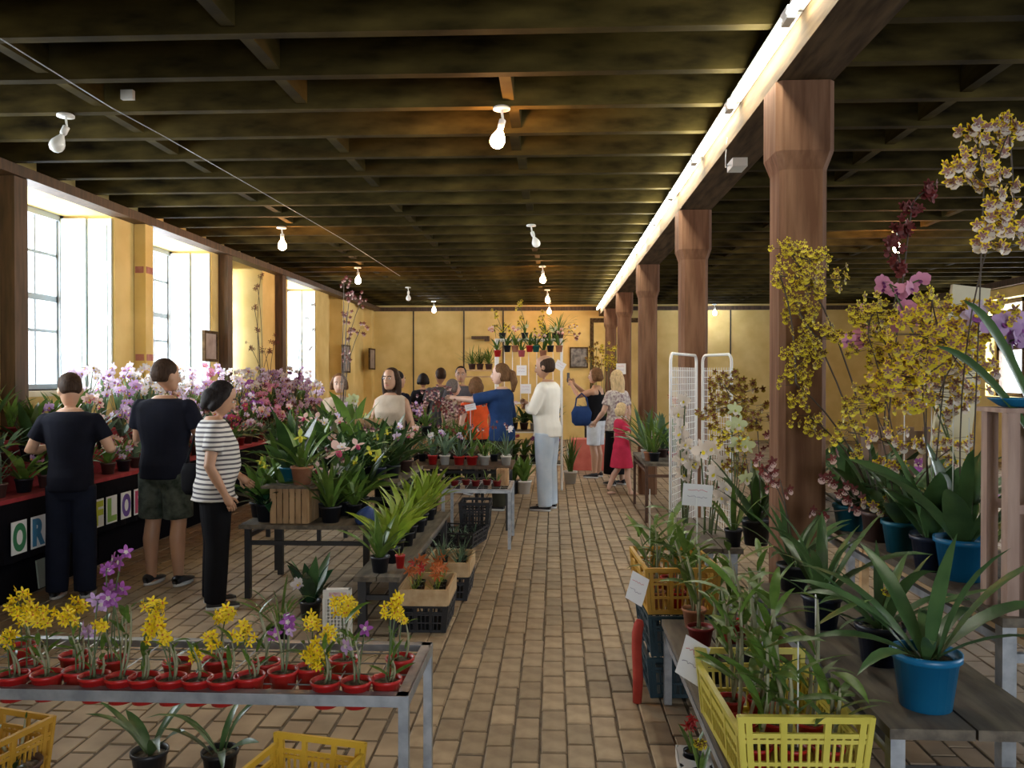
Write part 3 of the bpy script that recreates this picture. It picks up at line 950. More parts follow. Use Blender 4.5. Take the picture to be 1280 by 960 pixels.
# ---- tall centre stand of hanging pots
CY = 11.6
cx0, cx1 = P(621, 430, CY).x, P(702, 430, CY).x
zt = P(640, 424, CY).z
t = thing('pot_stand', 'white tubular stand hung with small pots behind the man in white', 'stand', ((cx0 + cx1) / 2, CY, 0))
hw = (cx1 - cx0) / 2
for sx in (-1, 1):
    for sy in (-1, 1):
        MB().tube([(sx * hw, sy * .2, 0), (sx * hw, sy * .2, zt)], .016, 8).build('post', M['white_paint'], t)
for z in (.35, .8, 1.2, zt - .02):
    for sy in (-1, 1):
        MB().tube([(-hw, sy * .2, z), (hw, sy * .2, z)], .01, 6).build('rail', M['white_paint'], t)
    for sx in (-1, 1):
        MB().tube([(sx * hw, -.2, z), (sx * hw, .2, z)], .01, 6).build('rail', M['white_paint'], t)
for z in (.35, .8):
    for i in range(5):
        y = -.17 + i * .085
        MB().box(-hw, hw, y - .03, y + .03, z + .011, z + .023).build('shelf_slat', M['benchboard'], t)
for i in range(7):
    x = -hw + .12 + (2 * hw - .24) * i / 6
    MB().tube([(x, -.2, 1.2), (x, -.2, zt - .02)], .006, 5).build('hanger_rod', M['white_paint'], t)
MB().box(-hw, hw, -.19, .19, zt - .012, zt).build('top_shelf', M['white_paint'], t)

# ---- wooden frame stand on the high right bench with a blue dish
t = thing('wooden_stand', 'rosy wooden post frame standing on the high bench at the right edge', 'stand', (1.545, 2.83, 0.80))
for (x, y) in ((-.055, -.065), (.055, -.065), (-.055, .065), (.055, .065)):
    MB().box(x - .019, x + .019, y - .019, y + .019, 0, .66).build('post', M['pinkwood'], t)
for y in (-.065, .065):
    MB().box(-.037, .037, y - .01, y + .01, .33, .36).build('rail', M['pinkwood'], t)
MB().box(-.085, .085, -.095, .095, .66, .675).build('top_board', M['pinkwood'], t)
M['bluepot'] = mat('bright_blue_pot_plastic', (0.005, 0.12, 0.27), (0.01, 0.16, 0.33), 0.38, 5)
o = MB().lathe([(.045, 0), (.055, .004), (.085, .025), (.09, .03), (.085, .03), (.05, .008), (.001, .008)], 20).build('blue_dish', M['bluepot'], None, True, loc=(1.545, 2.83, 1.477))
tag(o, 'blue plastic dish on top of the rosy wooden post frame', 'dish')
# upright wooden stakes and crates behind the bench
for (px, lab) in ((1092, 'rosy wooden upright behind the teal pots, farther one'), (1148, 'rosy wooden upright behind the teal pots, nearer one')):
    a = P(px, 560, 4.3)
    tt = thing('wooden_stand', lab, 'stand', (a.x, 4.3, .80))
    for dx in (-.05, .05):
        MB().box(dx - .02, dx + .02, -.02, .02, 0, .52).build('post', M['pinkwood'], tt)
    MB().box(-.03, .03, -.012, .012, .46, .5).build('rail', M['pinkwood'], tt)
# pale board standing among the orchids
o = MB().box(-.085, .085, -.012, .012, 0, 1.2).build('pale_board', M['paper_cream'], None, loc=(P(1172, 500, 3.9).x, 3.9, .80), rot=(0, R(7), 0))
tag(o, 'tall pale cream board leaning among the yellow orchid sprays', 'board')

# ---- red foam roll hanging beside the blue crates
pts = [(0, 0, 0), (.004, 0, .12), (-.003, 0, .26), (.0, 0, .34), (.008, .0, .38), (.012, .0, .40)]
t = MB().tube(pts, [.022, .025, .024, .026, .024, .016], 10).build('foam_roll', mat('orange_red_foam', (0.36, 0.03, 0.018), (0.45, 0.05, 0.03), 0.8, 14, 0.2), None, True, loc=(0.405, 4.0, 0.0))
tag(t, 'orange-red rolled cloth standing against the dark blue crates', 'cloth roll')
# coral cloth on a box by the far women
o = MB().box(-.32, .32, -.2, .2, 0, .52).build('cloth_box', mat('coral_cloth', (0.55, 0.13, 0.10), (0.65, 0.19, 0.15), 0.85, 5, 0.1), None, loc=(P(738, 570, 14.0).x, 14.0, 0))
tag(o, 'low stand covered in coral cloth beyond the woman in shorts', 'stand')

# ---- styrofoam pot holder on the floor at the lower right
t = thing('pot_holder', 'white foam pot holder with round holes on the floor by the yellow crate', 'tray', (0.56, 3.25, 0.0), R(-4))
g = MB()
w, l, h = .13, .30, .05
hol = [(0, -.09), (0, .09)]
# top plate with two real round openings
for (hx_, hy_) in hol:
    N_ = 20
    ov, of = [], []
    for k in range(N_):
        a = 2 * math.pi * k / N_
        c_, s_ = math.cos(a), math.sin(a)
        q = .065 / max(abs(c_), abs(s_))
        ov += [(hx_ + .045 * c_, hy_ + .045 * s_, h), (hx_ + max(-.065, min(.065, q * c_)), hy_ + max(-.09, min(.09, q * s_ * 1.385)), h), (hx_ + .045 * c_, hy_ + .045 * s_, .01)]
    for k in range(N_):
        j = (k + 1) % N_
        of += [(3 * k, 3 * k + 1, 3 * j + 1, 3 * j), (3 * k + 2, 3 * k, 3 * j, 3 * j + 2)]
    g.add(ov, of)
g.box(-.065, .065, -.18, .18, 0, .008)
for s in (-1, 1):
    g.box(s * .065 - .002, s * .065 + .002, -.18, .18, 0, h)
    g.box(-.065, .065, s * .18 - .002, s * .18 + .002, 0, h)
g.build('foam_block', M['white_plastic'], t)

# ---- hand-written price cards
def price_card(px, py, w, h, Y, label, rz=0, tilt=0, roll=0, holder=True, base_z=None):
    p = P(px, py, Y)
    t = thing('price_card', label, 'card', p, rz)
    bend = MB()
    n = 6
    vv, ff = [], []
    for i in range(n + 1):
        u = i / n
        for (k, dy) in ((-1, 0), (1, 0)):
            vv.append((k * w / 2, 0.04 * h * math.sin(u * 2.2) + dy, h / 2 - u * h))
        for (k, dy) in ((-1, 0.0012), (1, 0.0012)):
            vv.append((k * w / 2, 0.04 * h * math.sin(u * 2.2) + dy, h / 2 - u * h))
    for i in range(n):
        a = 4 * i
        ff += [(a, a + 1, a + 5, a + 4), (a + 3, a + 2, a + 6, a + 7), (a, a + 4, a + 6, a + 2), (a + 1, a + 3, a + 7, a + 5)]
    bend.add(vv, ff)
    c = bend.build('sheet', M['card'], t, rot=(tilt, roll, 0))
    rr = random.Random(px)
    s1 = MB()
    for row, m_ in ((.22, 0), (-.08, 1)):
        x = -w * .34
        pts = []
        while x < w * .34:
            pts.append((x, -.0035, row * h + rr.uniform(-.05, .05) * h))
            x += w * .06
        s1.tube(pts, .0011 if w < .2 else .0016, 4, m_)
    s1.build('handwriting', [M['ink_red'], M['ink_grey']], c)
    if base_z is not None:
        MB().tube([(0, .008, -p.z + base_z), (0, .008, h * .3)], .003, 5).build('stick', M['white_plastic'], t)
    return t
price_card(872, 619, .155, .115, 4.35, 'white hand-written price card hanging below the white orchids', 0, 0, R(4), base_z=.61)
price_card(796, 736, .10, .15, 4.07, 'bent white price card on the corner of the amber crate', R(-38), 0, R(18))
price_card(865, 826, .10, .155, 2.95, 'bent white price card on the corner of the bright yellow crate', R(-38), 0, R(18))
price_card(652, 463, .14, .14, CY - .211, 'small white card on the pot stand, upper left one', base_z=None)
price_card(657, 486, .15, .13, CY - .211, 'small white card on the pot stand, lower one beside the man in white')
price_card(700, 457, .14, .12, CY - .221, 'small tilted white card on the pot stand behind the head of the man in white', 0, 0, R(30))
price_card(747, 0, .1, .1, 14.64, 'white notice fixed on the fourth column', 0)
o = bpy.data.objects['price_card.006'] if 'price_card.006' in bpy.data.objects else None
if o:
    o.location = (1.19, 14.64, P(799, 461, 14.64).z)
    o.scale = (1.7, 1, 1.9)
price_card(588, 509, .12, .07, 9.0, 'white card beside the orange shirt among the brown orchids', 0, 0, R(-12), base_z=.66)
# ================================================================ PEOPLE
def skinmat(n, c):
    return mat('skin_' + n, c, tuple(x * .88 for x in c), 0.5, 6, sub=0.0)
SK = {'light': skinmat('light', (0.62, 0.37, 0.25)), 'tan': skinmat('tan', (0.47, 0.26, 0.16)), 'brown': skinmat('brown', (0.33, 0.17, 0.10)), 'pale': skinmat('pale', (0.66, 0.42, 0.31))}
M['eye_white'] = mat('eye_white', (0.75, 0.74, 0.72), None, 0.25)
M['eye_dark'] = mat('eye_iris', (0.02, 0.013, 0.01), None, 0.2)
M['lip'] = mat('lip_red', (0.42, 0.13, 0.11), None, 0.45)
M['brow'] = mat('eyebrow_hair', (0.03, 0.02, 0.015), None, 0.8)
def hairm(n, c):
    return mat('hair_' + n, c, tuple(min(1, x * 1.8 + .004) for x in c), 0.6, 40, 0.25, stretch=(3, 3, .35), spec=0.1)
HR = {'black': hairm('black', (0.010, 0.008, 0.008)), 'dark': hairm('dark_brown', (0.028, 0.016, 0.010)), 'brown': hairm('brown', (0.10, 0.050, 0.022)), 'blond': hairm('blond', (0.42, 0.31, 0.17)), 'grey': hairm('grey', (0.10, 0.085, 0.08))}
def cloth(n, c, c2=None, sc=10):
    return mat('cloth_' + n, c, c2 or tuple(x * .8 for x in c), 0.9, sc, 0.25, spec=0.15)
def striped():
    m = bpy.data.materials.new('cloth_striped')
    m.use_nodes = True
    nt, N, L, bs = nodes_of(m)
    tc = N.new('ShaderNodeTexCoord')
    sp = N.new('ShaderNodeSeparateXYZ')
    nz = N.new('ShaderNodeTexNoise'); nz.inputs['Scale'].default_value = 3
    ml = N.new('ShaderNodeMath'); ml.operation = 'MULTIPLY_ADD'; ml.inputs[1].default_value = 0.03
    m2 = N.new('ShaderNodeMath'); m2.operation = 'MULTIPLY'; m2.inputs[1].default_value = 200.0
    sn = N.new('ShaderNodeMath'); sn.operation = 'SINE'
    rp = N.new('ShaderNodeValToRGB')
    rp.color_ramp.elements[0].position = .32
    rp.color_ramp.elements[1].position = .40
    rp.color_ramp.elements[0].color = (0.09, 0.085, 0.10, 1)
    rp.color_ramp.elements[1].color = (0.62, 0.60, 0.57, 1)
    L.new(tc.outputs['Object'], sp.inputs[0]); L.new(tc.outputs['Object'], nz.inputs['Vector'])
    L.new(nz.outputs['Fac'], ml.inputs[0]); L.new(sp.outputs['Z'], ml.inputs[2])
    L.new(ml.outputs[0], m2.inputs[0]); L.new(m2.outputs[0], sn.inputs[0])
    mr = N.new('ShaderNodeMapRange'); mr.inputs['From Min'].default_value = -1
    L.new(sn.outputs[0], mr.inputs['Value']); L.new(mr.outputs[0], rp.inputs['Fac'])
    L.new(rp.outputs['Color'], bs.inputs['Base Color'])
    bs.inputs['Roughness'].default_value = .85
    return m
CL = {
    'black_tee': cloth('black_tee', (0.007, 0.008, 0.016)), 'navy_jeans': cloth('navy_jeans', (0.012, 0.015, 0.03)), 'camo': cloth('camo', (0.018, 0.026, 0.018), (0.075, 0.085, 0.07), 14),
    'striped': striped(), 'black': cloth('black', (0.006, 0.006, 0.008)), 'white': cloth('white', (0.86, 0.83, 0.76), (0.78, 0.74, 0.66), 5), 'palejeans': cloth('pale_jeans', (0.46, 0.55, 0.66), (0.56, 0.63, 0.72), 7),
    'blue': cloth('blue', (0.022, 0.055, 0.16)), 'orange': cloth('orange_red', (0.75, 0.10, 0.025)), 'olive': cloth('olive', (0.05, 0.05, 0.035)), 'cream': cloth('cream', (0.52, 0.44, 0.35), (0.44, 0.36, 0.28)),
    'floral': cloth('floral', (0.72, 0.68, 0.62), (0.25, 0.17, 0.20), 28), 'whiteshort': cloth('white_shorts', (0.66, 0.70, 0.76)), 'pink': cloth('crimson_pink', (0.55, 0.035, 0.085)), 'grey': cloth('grey', (0.10, 0.10, 0.12)), 'red': cloth('red', (0.4, 0.03, 0.03)),
}
M['floral2'] = CL['floral']
SHOE = mat('dark_shoe', (0.02, 0.02, 0.025), None, 0.5)
SOLE = mat('white_sole', (0.6, 0.6, 0.6), None, 0.6)
def remesh(mb, name, m, parent, vox, smooth_it=4):
    me = mb.mesh(name + '_src', m)
    o = bpy.data.objects.new(name, me)
    COL.objects.link(o)
    r = o.modifiers.new('r', 'REMESH'); r.mode = 'VOXEL'; r.voxel_size = vox
    sm = o.modifiers.new('s', 'SMOOTH'); sm.iterations = smooth_it; sm.factor = .5
    dg = bpy.context.evaluated_depsgraph_get()
    n = bpy.data.meshes.new_from_object(o.evaluated_get(dg))
    bpy.data.objects.remove(o)
    bpy.data.meshes.remove(me)
    n.name = name
    n.polygons.foreach_set('use_smooth', [True] * len(n.polygons))
    n.materials.clear(); n.materials.append(m)
    o = bpy.data.objects.new(name, n)
    COL.objects.link(o)
    o.parent = parent
    return o
def person(label, loc, face, H, skin='tan', sex='m', hair=('dark', 'short'), top=('black_tee', 'short'), bottom=('trousers', 'navy_jeans'), armR=None, armL=None, head=(0, 0), lean=0.0,
           shoes=True, vox=0.012, legs=None, belly=0.0, build=1.0, group='visitors at the orchid show', crown=None, hands=True, eyes=True):
    """local frame: +Y is where the person faces, +X their right hand side; sizes are fractions of the height H"""
    t = thing('person', label, 'person', loc, face, group)
    h = H
    fem = sex == 'f'
    b = build
    hipw = (.098 if fem else .09) * b
    waist = (.076 if fem else .084) * b
    chw = (.092 if fem else .104) * b
    shw = (.100 if fem else .118) * (b ** .5)
    L_ = lean
    def ly(z):  # forward shift of the trunk by leaning
        return max(0, (z - .52)) * math.tan(L_)
    def rings(infl=0.0, z0=.47, z1=.86):
        bus = .018 if fem else 0
        base = [(.46, hipw * .80, .060, 0), (.50, hipw, .074, -.004), (.54, hipw, .074, -.004), (.58, (hipw + waist) / 2, .064 + belly * .5, belly * .5), (.62, waist, .060 + belly, belly * .8), (.67, (waist + chw) / 2, .063 + belly * .7, belly * .5 + bus * .3),
                (.72, chw, .068 + bus * .5, bus * .6), (.76, chw * 1.04, .068, 0), (.79, shw * .98, .06, -.004), (.812, shw * .86, .048, -.006), (.83, .058, .04, -.006), (.845, .036, .036, -.002), (.885, .033, .035, .006)]
        out = []
        for (z, w, d, y) in base:
            if z < z0 - 1e-6 or z > z1 + 1e-6:
                continue
            k = infl if z < .82 else infl * .6
            out.append((0, (y + ly(z)) * h, z * h, (w + k) * h, (d + k) * h))
        return out
    # ---- joints
    sh = [Vector((s * (shw - .012), ly(.8) - .004, .79)) for s in (1, -1)]
    arms = []
    for k, (a, s) in enumerate(((armR, 1), (armL, -1))):
        if a is None:
            a = ((s * (shw + .035), -.012 + ly(.64), .635), (s * (shw + .035), .02 + ly(.5), .495))
        arms.append((sh[k], Vector(a[0]), Vector(a[1])))
    lg = legs or (((.055, .005, .28), (.058, -.006, .045)), ((-.055, .005, .28), (-.058, -.006, .045)))
    body = MB()
    body.rings(rings(), 18)
    # head
    hy = ly(.88)
    ctr = Vector((0, hy + .006, .875)) * h
    hx = Matrix.Translation(ctr) @ Euler((head[0], 0, head[1]), 'ZXY' if False else 'XYZ').to_matrix().to_4x4() @ Matrix.Scale(h, 4)
    hr = [(-.012, .022, .018, .026), (.0, .030, .030, .022), (.018, .038, .043, .012), (.042, .043, .052, .004), (.068, .0465, .058, .0), (.092, .0455, .057, -.003), (.11, .038, .048, -.004), (.122, .024, .031, -.004), (.127, .010, .013, -.004)]
    body.rings([(0, y, z, w, d) for (z, w, d, y) in hr], 18, xf=hx)
    body.tube([hx @ Vector(q) for q in ((0, .058, .062), (0, .066, .045), (0, .069, .036), (0, .056, .030))], [.006 * h, .008 * h, .011 * h, .008 * h], 8)   # nose
    for s in (1, -1):
        body.ell((0, 0, 0), (.007, .014, .019), 8, 6, xf=hx @ Matrix.Translation((s * .047, -.004, .048)))
    body.ell((0, 0, 0), (.014, .006, .006), 8, 6, xf=hx @ Matrix.Translation((0, .052, .014)))
    # arms
    for (a, e, w) in arms:
        m1, m2 = a.lerp(e, .4), e.lerp(w, .35)
        body.tube([q * h for q in (a, m1, e, m2, w)], [.030 * h * b ** .5, .029 * h * b ** .5, .024 * h, .024 * h, .0155 * h], 10)
        body.ell(tuple((a - Vector((0, 0, .008))) * h), (.032 * h * b ** .5,) * 3, 10, 7)
        d = (w - e).normalized()
        body.tube([(w + d * q) * h for q in (-.01, .018, .045)], [.016 * h, .021 * h, .019 * h], 8)
    # legs
    for k, s in enumerate((1, -1)):
        kn, an = Vector(lg[k][0]), Vector(lg[k][1])
        hp = Vector((s * .048, 0, .50))
        mid = hp.lerp(kn, .45)
        cf = kn.lerp(an, .32) + Vector((0, -.012, 0))
        body.tube([q * h for q in (hp, mid, kn, cf, an, an + Vector((0, 0, -.015)))], [.054 * h * b, .048 * h * b, .034 * h, .035 * h, .022 * h, .024 * h], 12)
        body.tube([Vector((an.x, an.y - .02, .018)) * h, Vector((an.x, an.y + .035, .022)) * h, Vector((an.x + s * .006, an.y + .09, .012)) * h], [.018 * h, .021 * h, .011 * h], 8)
    bo = remesh(body, 'body', SK[skin], t, vox)
    # five fingers and a thumb side by side, rooted in each palm, joined into the body mesh
    if hands:
        fg = MB()
        for k, (a, e, w) in enumerate(arms):
            s = 1 if k == 0 else -1
            d = (w - e).normalized()
            side = d.cross(Vector((s, .2, 0))).normalized()
            nrm = side.cross(d).normalized()
            for i, (o_, ln) in enumerate(((-.0145, .036), (-.005, .043), (.005, .040), (.0145, .031))):
                p0 = w + d * .04 + side * o_
                p1 = p0 + d * ln * .45 + nrm * s * -.004
                p2 = p1 + (d * .75 + nrm * s * -.6).normalized() * ln * .35
                p3 = p2 + (d * .4 + nrm * s * -.9).normalized() * ln * .3
                fg.tube([q * h for q in (p0, p1, p2, p3)], [.0052 * h, .005 * h, .0046 * h, .0036 * h], 6)
            p0 = w + d * .014 - side * .014
            fg.tube([q * h for q in (p0, p0 - side * .014 + d * .016, p0 - side * .017 + d * .036)], [.0066 * h, .006 * h, .0042 * h], 6)
        bm = bmesh.new()
        bm.from_mesh(bo.data)
        fm = fg.mesh('f', SK[skin], True)
        bm.from_mesh(fm)
        bm.to_mesh(bo.data)
        bm.free()
        bpy.data.meshes.remove(fm)
    if eyes:
        for s in (1, -1):
            e = MB().ell((0, 0, 0), (.0085 * h, .005 * h, .005 * h), 8, 6).build('eye', M['eye_white'], t, True)
            e.matrix_basis = Matrix.Translation(hx @ Vector((s * .019, .0535, .058))) @ hx.to_quaternion().to_matrix().to_4x4()
            MB().ell((0, .0028 * h, 0), (.0042 * h, .0035 * h, .0045 * h), 8, 6).build('iris', M['eye_dark'], e, True)
            q = MB().tube([hx @ Vector((s * .008, .0575, .070)), hx @ Vector((s * .019, .0560, .074)), hx @ Vector((s * .031, .0495, .070))], .0026 * h, 5).build('eyebrow', M['brow'], t)
        MB().tube([hx @ Vector((-.016, .0485, .0135)), hx @ Vector((0, .0585, .0145)), hx @ Vector((.016, .0485, .0135))], [.002 * h, .0042 * h, .002 * h], 6).build('mouth', M['lip'], t)
    # ---- hair
    hc, hs = hair
    hb = MB()
    if hs == 'bald_top':
        hb.rings([(0, -.012, z, w, d) for (z, w, d) in ((.012, .030, .040), (.03, .048, .054), (.06, .0515, .060), (.085, .050, .058), (.10, .042, .048), (.108, .03, .036))], 16, xf=hx)
    else:
        hb.ell((0, 0, 0), (.0505, .0590, .0560), 18, 12, xf=hx @ Matrix.Translation((0, -.009, .0785)))
        hb.rings([(0, -.020 if z > .03 else -.026, z, w, d) for (z, w, d) in (((.026, .032, .034), (.036, .042, .042), (.05, .0475, .049), (.07, .050, .052)) if hs == 'short' else ((.005, .030, .034), (.02, .042, .044), (.045, .049, .050), (.07, .050, .052)))], 14, xf=hx)
        if hs in ('bob', 'long', 'short_f'):
            for s in (1, -1):
                ln = {'bob': -.012, 'long': -.11, 'short_f': .02}[hs]
                hb.tube([hx @ Vector((s * .030, .006, .105)), hx @ Vector((s * .048, .004, .06)), hx @ Vector((s * .050, -.010, .02)), hx @ Vector((s * .046, -.02, ln))], [.018 * h, .020 * h, .022 * h, .016 * h], 8)
            end = {'bob': -.02, 'long': -.15, 'short_f': .012}[hs]
            hb.rings([(0, y, z, w, d) for (z, w, d, y) in ((end, .036, .020, -.046), (end + .03, .050, .032, -.044), (.03, .056, .045, -.034), (.07, .055, .05, -.022))], 14, xf=hx)
        if hs == 'bob':
            hb.ell((0, 0, 0), (.060, .058, .052), 16, 10, xf=hx @ Matrix.Translation((0, -.026, .04)))
        if hs == 'bun':
            hb.ell((0, 0, 0), (.03, .03, .03), 12, 8, xf=hx @ Matrix.Translation((0, -.075, .075)))
        if hs == 'ponytail':
            hb.tube([hx @ Vector(q) for q in ((0, -.05, .08), (0, -.085, .06), (0, -.095, .0), (0, -.085, -.07))], [.018 * h, .024 * h, .026 * h, .010 * h], 10)
    remesh(hb, 'hair', HR[hc], t, vox * .8, 2)
    # ---- clothing
    ts, sl = top
    sb = MB()
    bot_kind, bot_m = bottom
    zlow = .44 if bot_kind != 'dress' else .44
    rr = rings(.014, .0, .83)
    if sl == 'tank':
        rr = rings(.009, .0, .775)
    hem = .475 if sl != 'tank' else .52
    rr = [(0, ly(hem) * h, hem * h, (hipw + .016) * h, (.074 + .016 + belly * .6) * h)] + [q for q in rr if q[2] > (hem + .02) * h]
    sb.rings(rr, 20)
    frac = {'short': .62, 'long': 2.0, 'elbow': 1.02, 'three': 1.55, 'tank': 0, 'sleeveless': 0}[sl]
    if frac:
        for (a, e, w) in arms:
            seq = [a + Vector((0, 0, .004)), a.lerp(e, min(frac, 1) * .55), a.lerp(e, min(frac, 1.0))]
            rad = [.037 * b ** .5, .041 * b ** .5, .043 * b ** .5]
            if frac > 1.1:
                seq += [e.lerp(w, (frac - 1) * .5), e.lerp(w, (frac - 1) * .97)]
                rad = [.038, .040, .037, .035, .029]
            sb.tube([q * h for q in seq], [q * h for q in rad], 12)
            sb.ell(tuple((a - Vector((0, 0, .004))) * h), (.041 * h * b ** .5,) * 3, 10, 7)
    elif sl == 'tank':
        for s in (1, -1):
            sb.tube([Vector((s * .05, .058, .765)) * h, Vector((s * .055, .03, .808)) * h, Vector((s * .055, -.03, .812)) * h, Vector((s * .05, -.062, .765)) * h], .012 * h, 8)
    remesh(sb, 'shirt', CL[ts] if isinstance(ts, str) else ts, t, vox, 3)
    pb = MB()
    if bot_kind in ('trousers', 'shorts'):
        pb.rings([(0, y, z * h, w * h, d * h) for (z, w, d, y) in ((.44, hipw * .8, .058, 0), (.48, hipw + .006, .078, -.004 * h), (.53, hipw + .008, .08, -.004 * h), (.565, hipw * .95, .074 + belly * .4, 0))], 18)
        for k, s in enumerate((1, -1)):
            kn, an = Vector(lg[k][0]), Vector(lg[k][1])
            hp = Vector((s * .050, 0, .50))
            if bot_kind == 'trousers':
                seq = [hp, hp.lerp(kn, .5), kn, kn.lerp(an, .5), an + Vector((0, 0, -.018))]
                rad = [.062 * b, .057 * b, .051, .050, .046]
            else:
                kn2 = hp.lerp(kn, .92)
                seq = [hp, hp.lerp(kn2, .5), kn2]
                rad = [.064 * b, .060 * b, .058 * b]
            pb.tube([q * h for q in seq], [q * h for q in rad], 14)
        if bot_kind == 'shorts' and bot_m == 'whiteshort':
            pass
    elif bot_kind == 'skirt':
        pb.rings([(0, 0, z * h, w * h, d * h) for (z, w, d) in ((.10, .125, .105), (.25, .120, .10), (.40, .11, .092), (.50, .108, .088), (.56, .09, .074))], 22)
    elif bot_kind == 'dress':
        pb.rings([(0, 0, z * h, w * h, d * h) for (z, w, d) in ((.30, .150, .125), (.40, .135, .11), (.50, .115, .092), (.58, .10, .08))], 22)
    remesh(pb, {'trousers': 'trousers', 'shorts': 'shorts', 'skirt': 'skirt', 'dress': 'dress_skirt'}[bot_kind], CL[bot_m], t, vox, 3)
    if shoes:
        for k, s in enumerate((1, -1)):
            an = Vector(lg[k][1])
            sb = MB()
            zb = max(0, an.z - .045)
            for (y, w, hh) in ((-.028, .018, .02),):
                pass
            prof = [(-.036, .014, .028), (-.026, .023, .04), (.0, .025, .044), (.03, .026, .032), (.06, .029, .023), (.085, .026, .018), (.102, .012, .012)]
            n = 12
            vv, ff = [], []
            for (y, w, z) in prof:
                for q in range(n):
                    a_ = 2 * math.pi * q / n
                    vv.append(Vector((an.x + s * .004 + w * math.cos(a_), an.y + y, zb + .008 + z / 2 + z / 2 * math.sin(a_))) * h)
            for i in range(len(prof) - 1):
                for q in range(n):
                    ff.append((i * n + q, i * n + (q + 1) % n, (i + 1) * n + (q + 1) % n, (i + 1) * n + q))
            ff += [tuple(range(n)), tuple(reversed(range((len(prof) - 1) * n, len(prof) * n)))]
            sb.add(vv, ff)
            so = sb.build('shoe', shoes if not isinstance(shoes, bool) else SHOE, t, True)
            MB().rings([(an.x * h + s * .004 * h, (an.y + .032) * h, zb * h + z, .030 * h, .071 * h) for z in (0.0, .006 * h, .012 * h)], 16).build('sole', SOLE, so, True)
    return t
def at(px, Y):
    return Vector((P(px, 470, Y).x, Y, 0))
# boy and man in black at the window stand, seen from behind
person('boy in a black t-shirt and dark jeans bending his head over the window stand', at(88, 5.72), R(14), 1.60, 'light', 'm', ('dark', 'short'), ('black_tee', 'short'), ('trousers', 'navy_jeans'),
       armR=((.168, .0, .655), (.125, .12, .66)), armL=((-.168, .0, .655), (-.125, .12, .66)), head=(-.45, .45), vox=.011, build=.9)
person('man in a black t-shirt and camouflage shorts with folded arms, back turned', at(206, 6.1), R(-6), 1.70, 'tan', 'm', ('dark', 'short'), ('black_tee', 'short'), ('shorts', 'camo'),
       armR=((.155, .03, .645), (.03, .13, .665)), armL=((-.155, .03, .645), (-.03, .14, .69)), head=(-.05, -.45), vox=.011, build=1.1,
       legs=(((.062, .005, .28), (.066, -.006, .045)), ((-.062, .005, .28), (-.066, -.006, .045))))
person('dark-haired woman in a grey striped top and black trousers looking down', at(268, 5.55), R(-62), 1.545, 'tan', 'f', ('black', 'bob'), ('striped', 'short'), ('trousers', 'black'),
       armR=((.135, -.035, .635), (.128, .035, .50)), armL=((-.13, .03, .64), (-.09, .12, .56)), head=(-.42, -.1), vox=.011, belly=.022, build=1.08)
person('long-haired woman in a cream top facing the camera behind the green plants', at(489, 8.75), R(168), 1.66, 'tan', 'f', ('dark', 'long'), ('cream', 'sleeveless'), ('trousers', 'black'), head=(.05, -.12))
person('short-haired person in a cream shirt half hidden behind the flowers left of the long-haired woman', at(424, 9.75), R(188), 1.60, 'pale', 'f', ('brown', 'short_f'), ('cream', 'short'), ('trousers', 'grey'), head=(-.08, 0.1))
person('dark-haired man in a black shirt just behind the long-haired woman', at(497, 10.9), R(-40), 1.64, 'tan', 'm', ('black', 'short'), ('black_tee', 'short'), ('trousers', 'grey'), vox=.014)
person('far visitor with dark hair and back turned, leftmost in the far group', at(529, 14.2), R(10), 1.62, 'tan', 'f', ('black', 'short_f'), ('black', 'short'), ('trousers', 'black'), vox=.016)
person('far visitor with dark hair and grey shirt, back turned, beside the leftmost one', at(551, 12.9), R(20), 1.70, 'tan', 'm', ('dark', 'short'), ('grey', 'short'), ('trousers', 'black'), vox=.016)
person('far young man with black hair facing the camera', at(576, 12.6), R(185), 1.72, 'tan', 'm', ('black', 'short'), ('grey', 'short'), ('trousers', 'black'), vox=.015)
person('grey-haired visitor in front of the young man facing the camera', at(566, 11.2), R(-60), 1.53, 'pale', 'f', ('grey', 'short_f'), ('cream', 'short'), ('trousers', 'black'), vox=.015)
person('woman in a bright orange-red shirt behind the pointing woman', at(595, 10.95), R(35), 1.56, 'pale', 'f', ('brown', 'bob'), ('orange', 'short'), ('trousers', 'black'), build=1.18, vox=.014)
person('woman in a blue top pointing left with an outstretched arm', at(627, 9.75), R(72), 1.72, 'pale', 'f', ('brown', 'ponytail'), ('blue', 'elbow'), ('trousers', 'olive'),
       armR=((.15, -.01, .63), (.12, .07, .56)), armL=((-.13, .15, .755), (-.10, .30, .765)), head=(-.02, .12), build=1.05)
person('balding man in a white shirt and pale jeans with folded arms in the aisle', at(684, 9.75), R(72), 1.82, 'tan', 'm', ('dark', 'bald_top'), ('white', 'three'), ('trousers', 'palejeans'),
       armR=((.15, .03, .645), (.02, .13, .665)), armL=((-.15, .05, .645), (.0, .145, .685)), head=(-.18, .05), build=1.08, belly=.012)
person('woman in a black tank top and white shorts holding up a phone', at(745, 12.9), R(66), 1.70, 'tan', 'f', ('brown', 'short_f'), ('black', 'tank'), ('shorts', 'whiteshort'),
       armR=((.12, .13, .745), (.035, .23, .855)), armL=((-.11, .13, .745), (-.03, .23, .85)), head=(.02, .05), vox=.013, build=1.06)
person('blond woman in a floral blouse and long black skirt, back half turned', at(771, 12.0), R(40), 1.66, 'pale', 'f', ('blond', 'long'), ('floral', 'short'), ('skirt', 'black'), armL=((-.14, .02, .64), (-.15, .10, .56)), vox=.013)
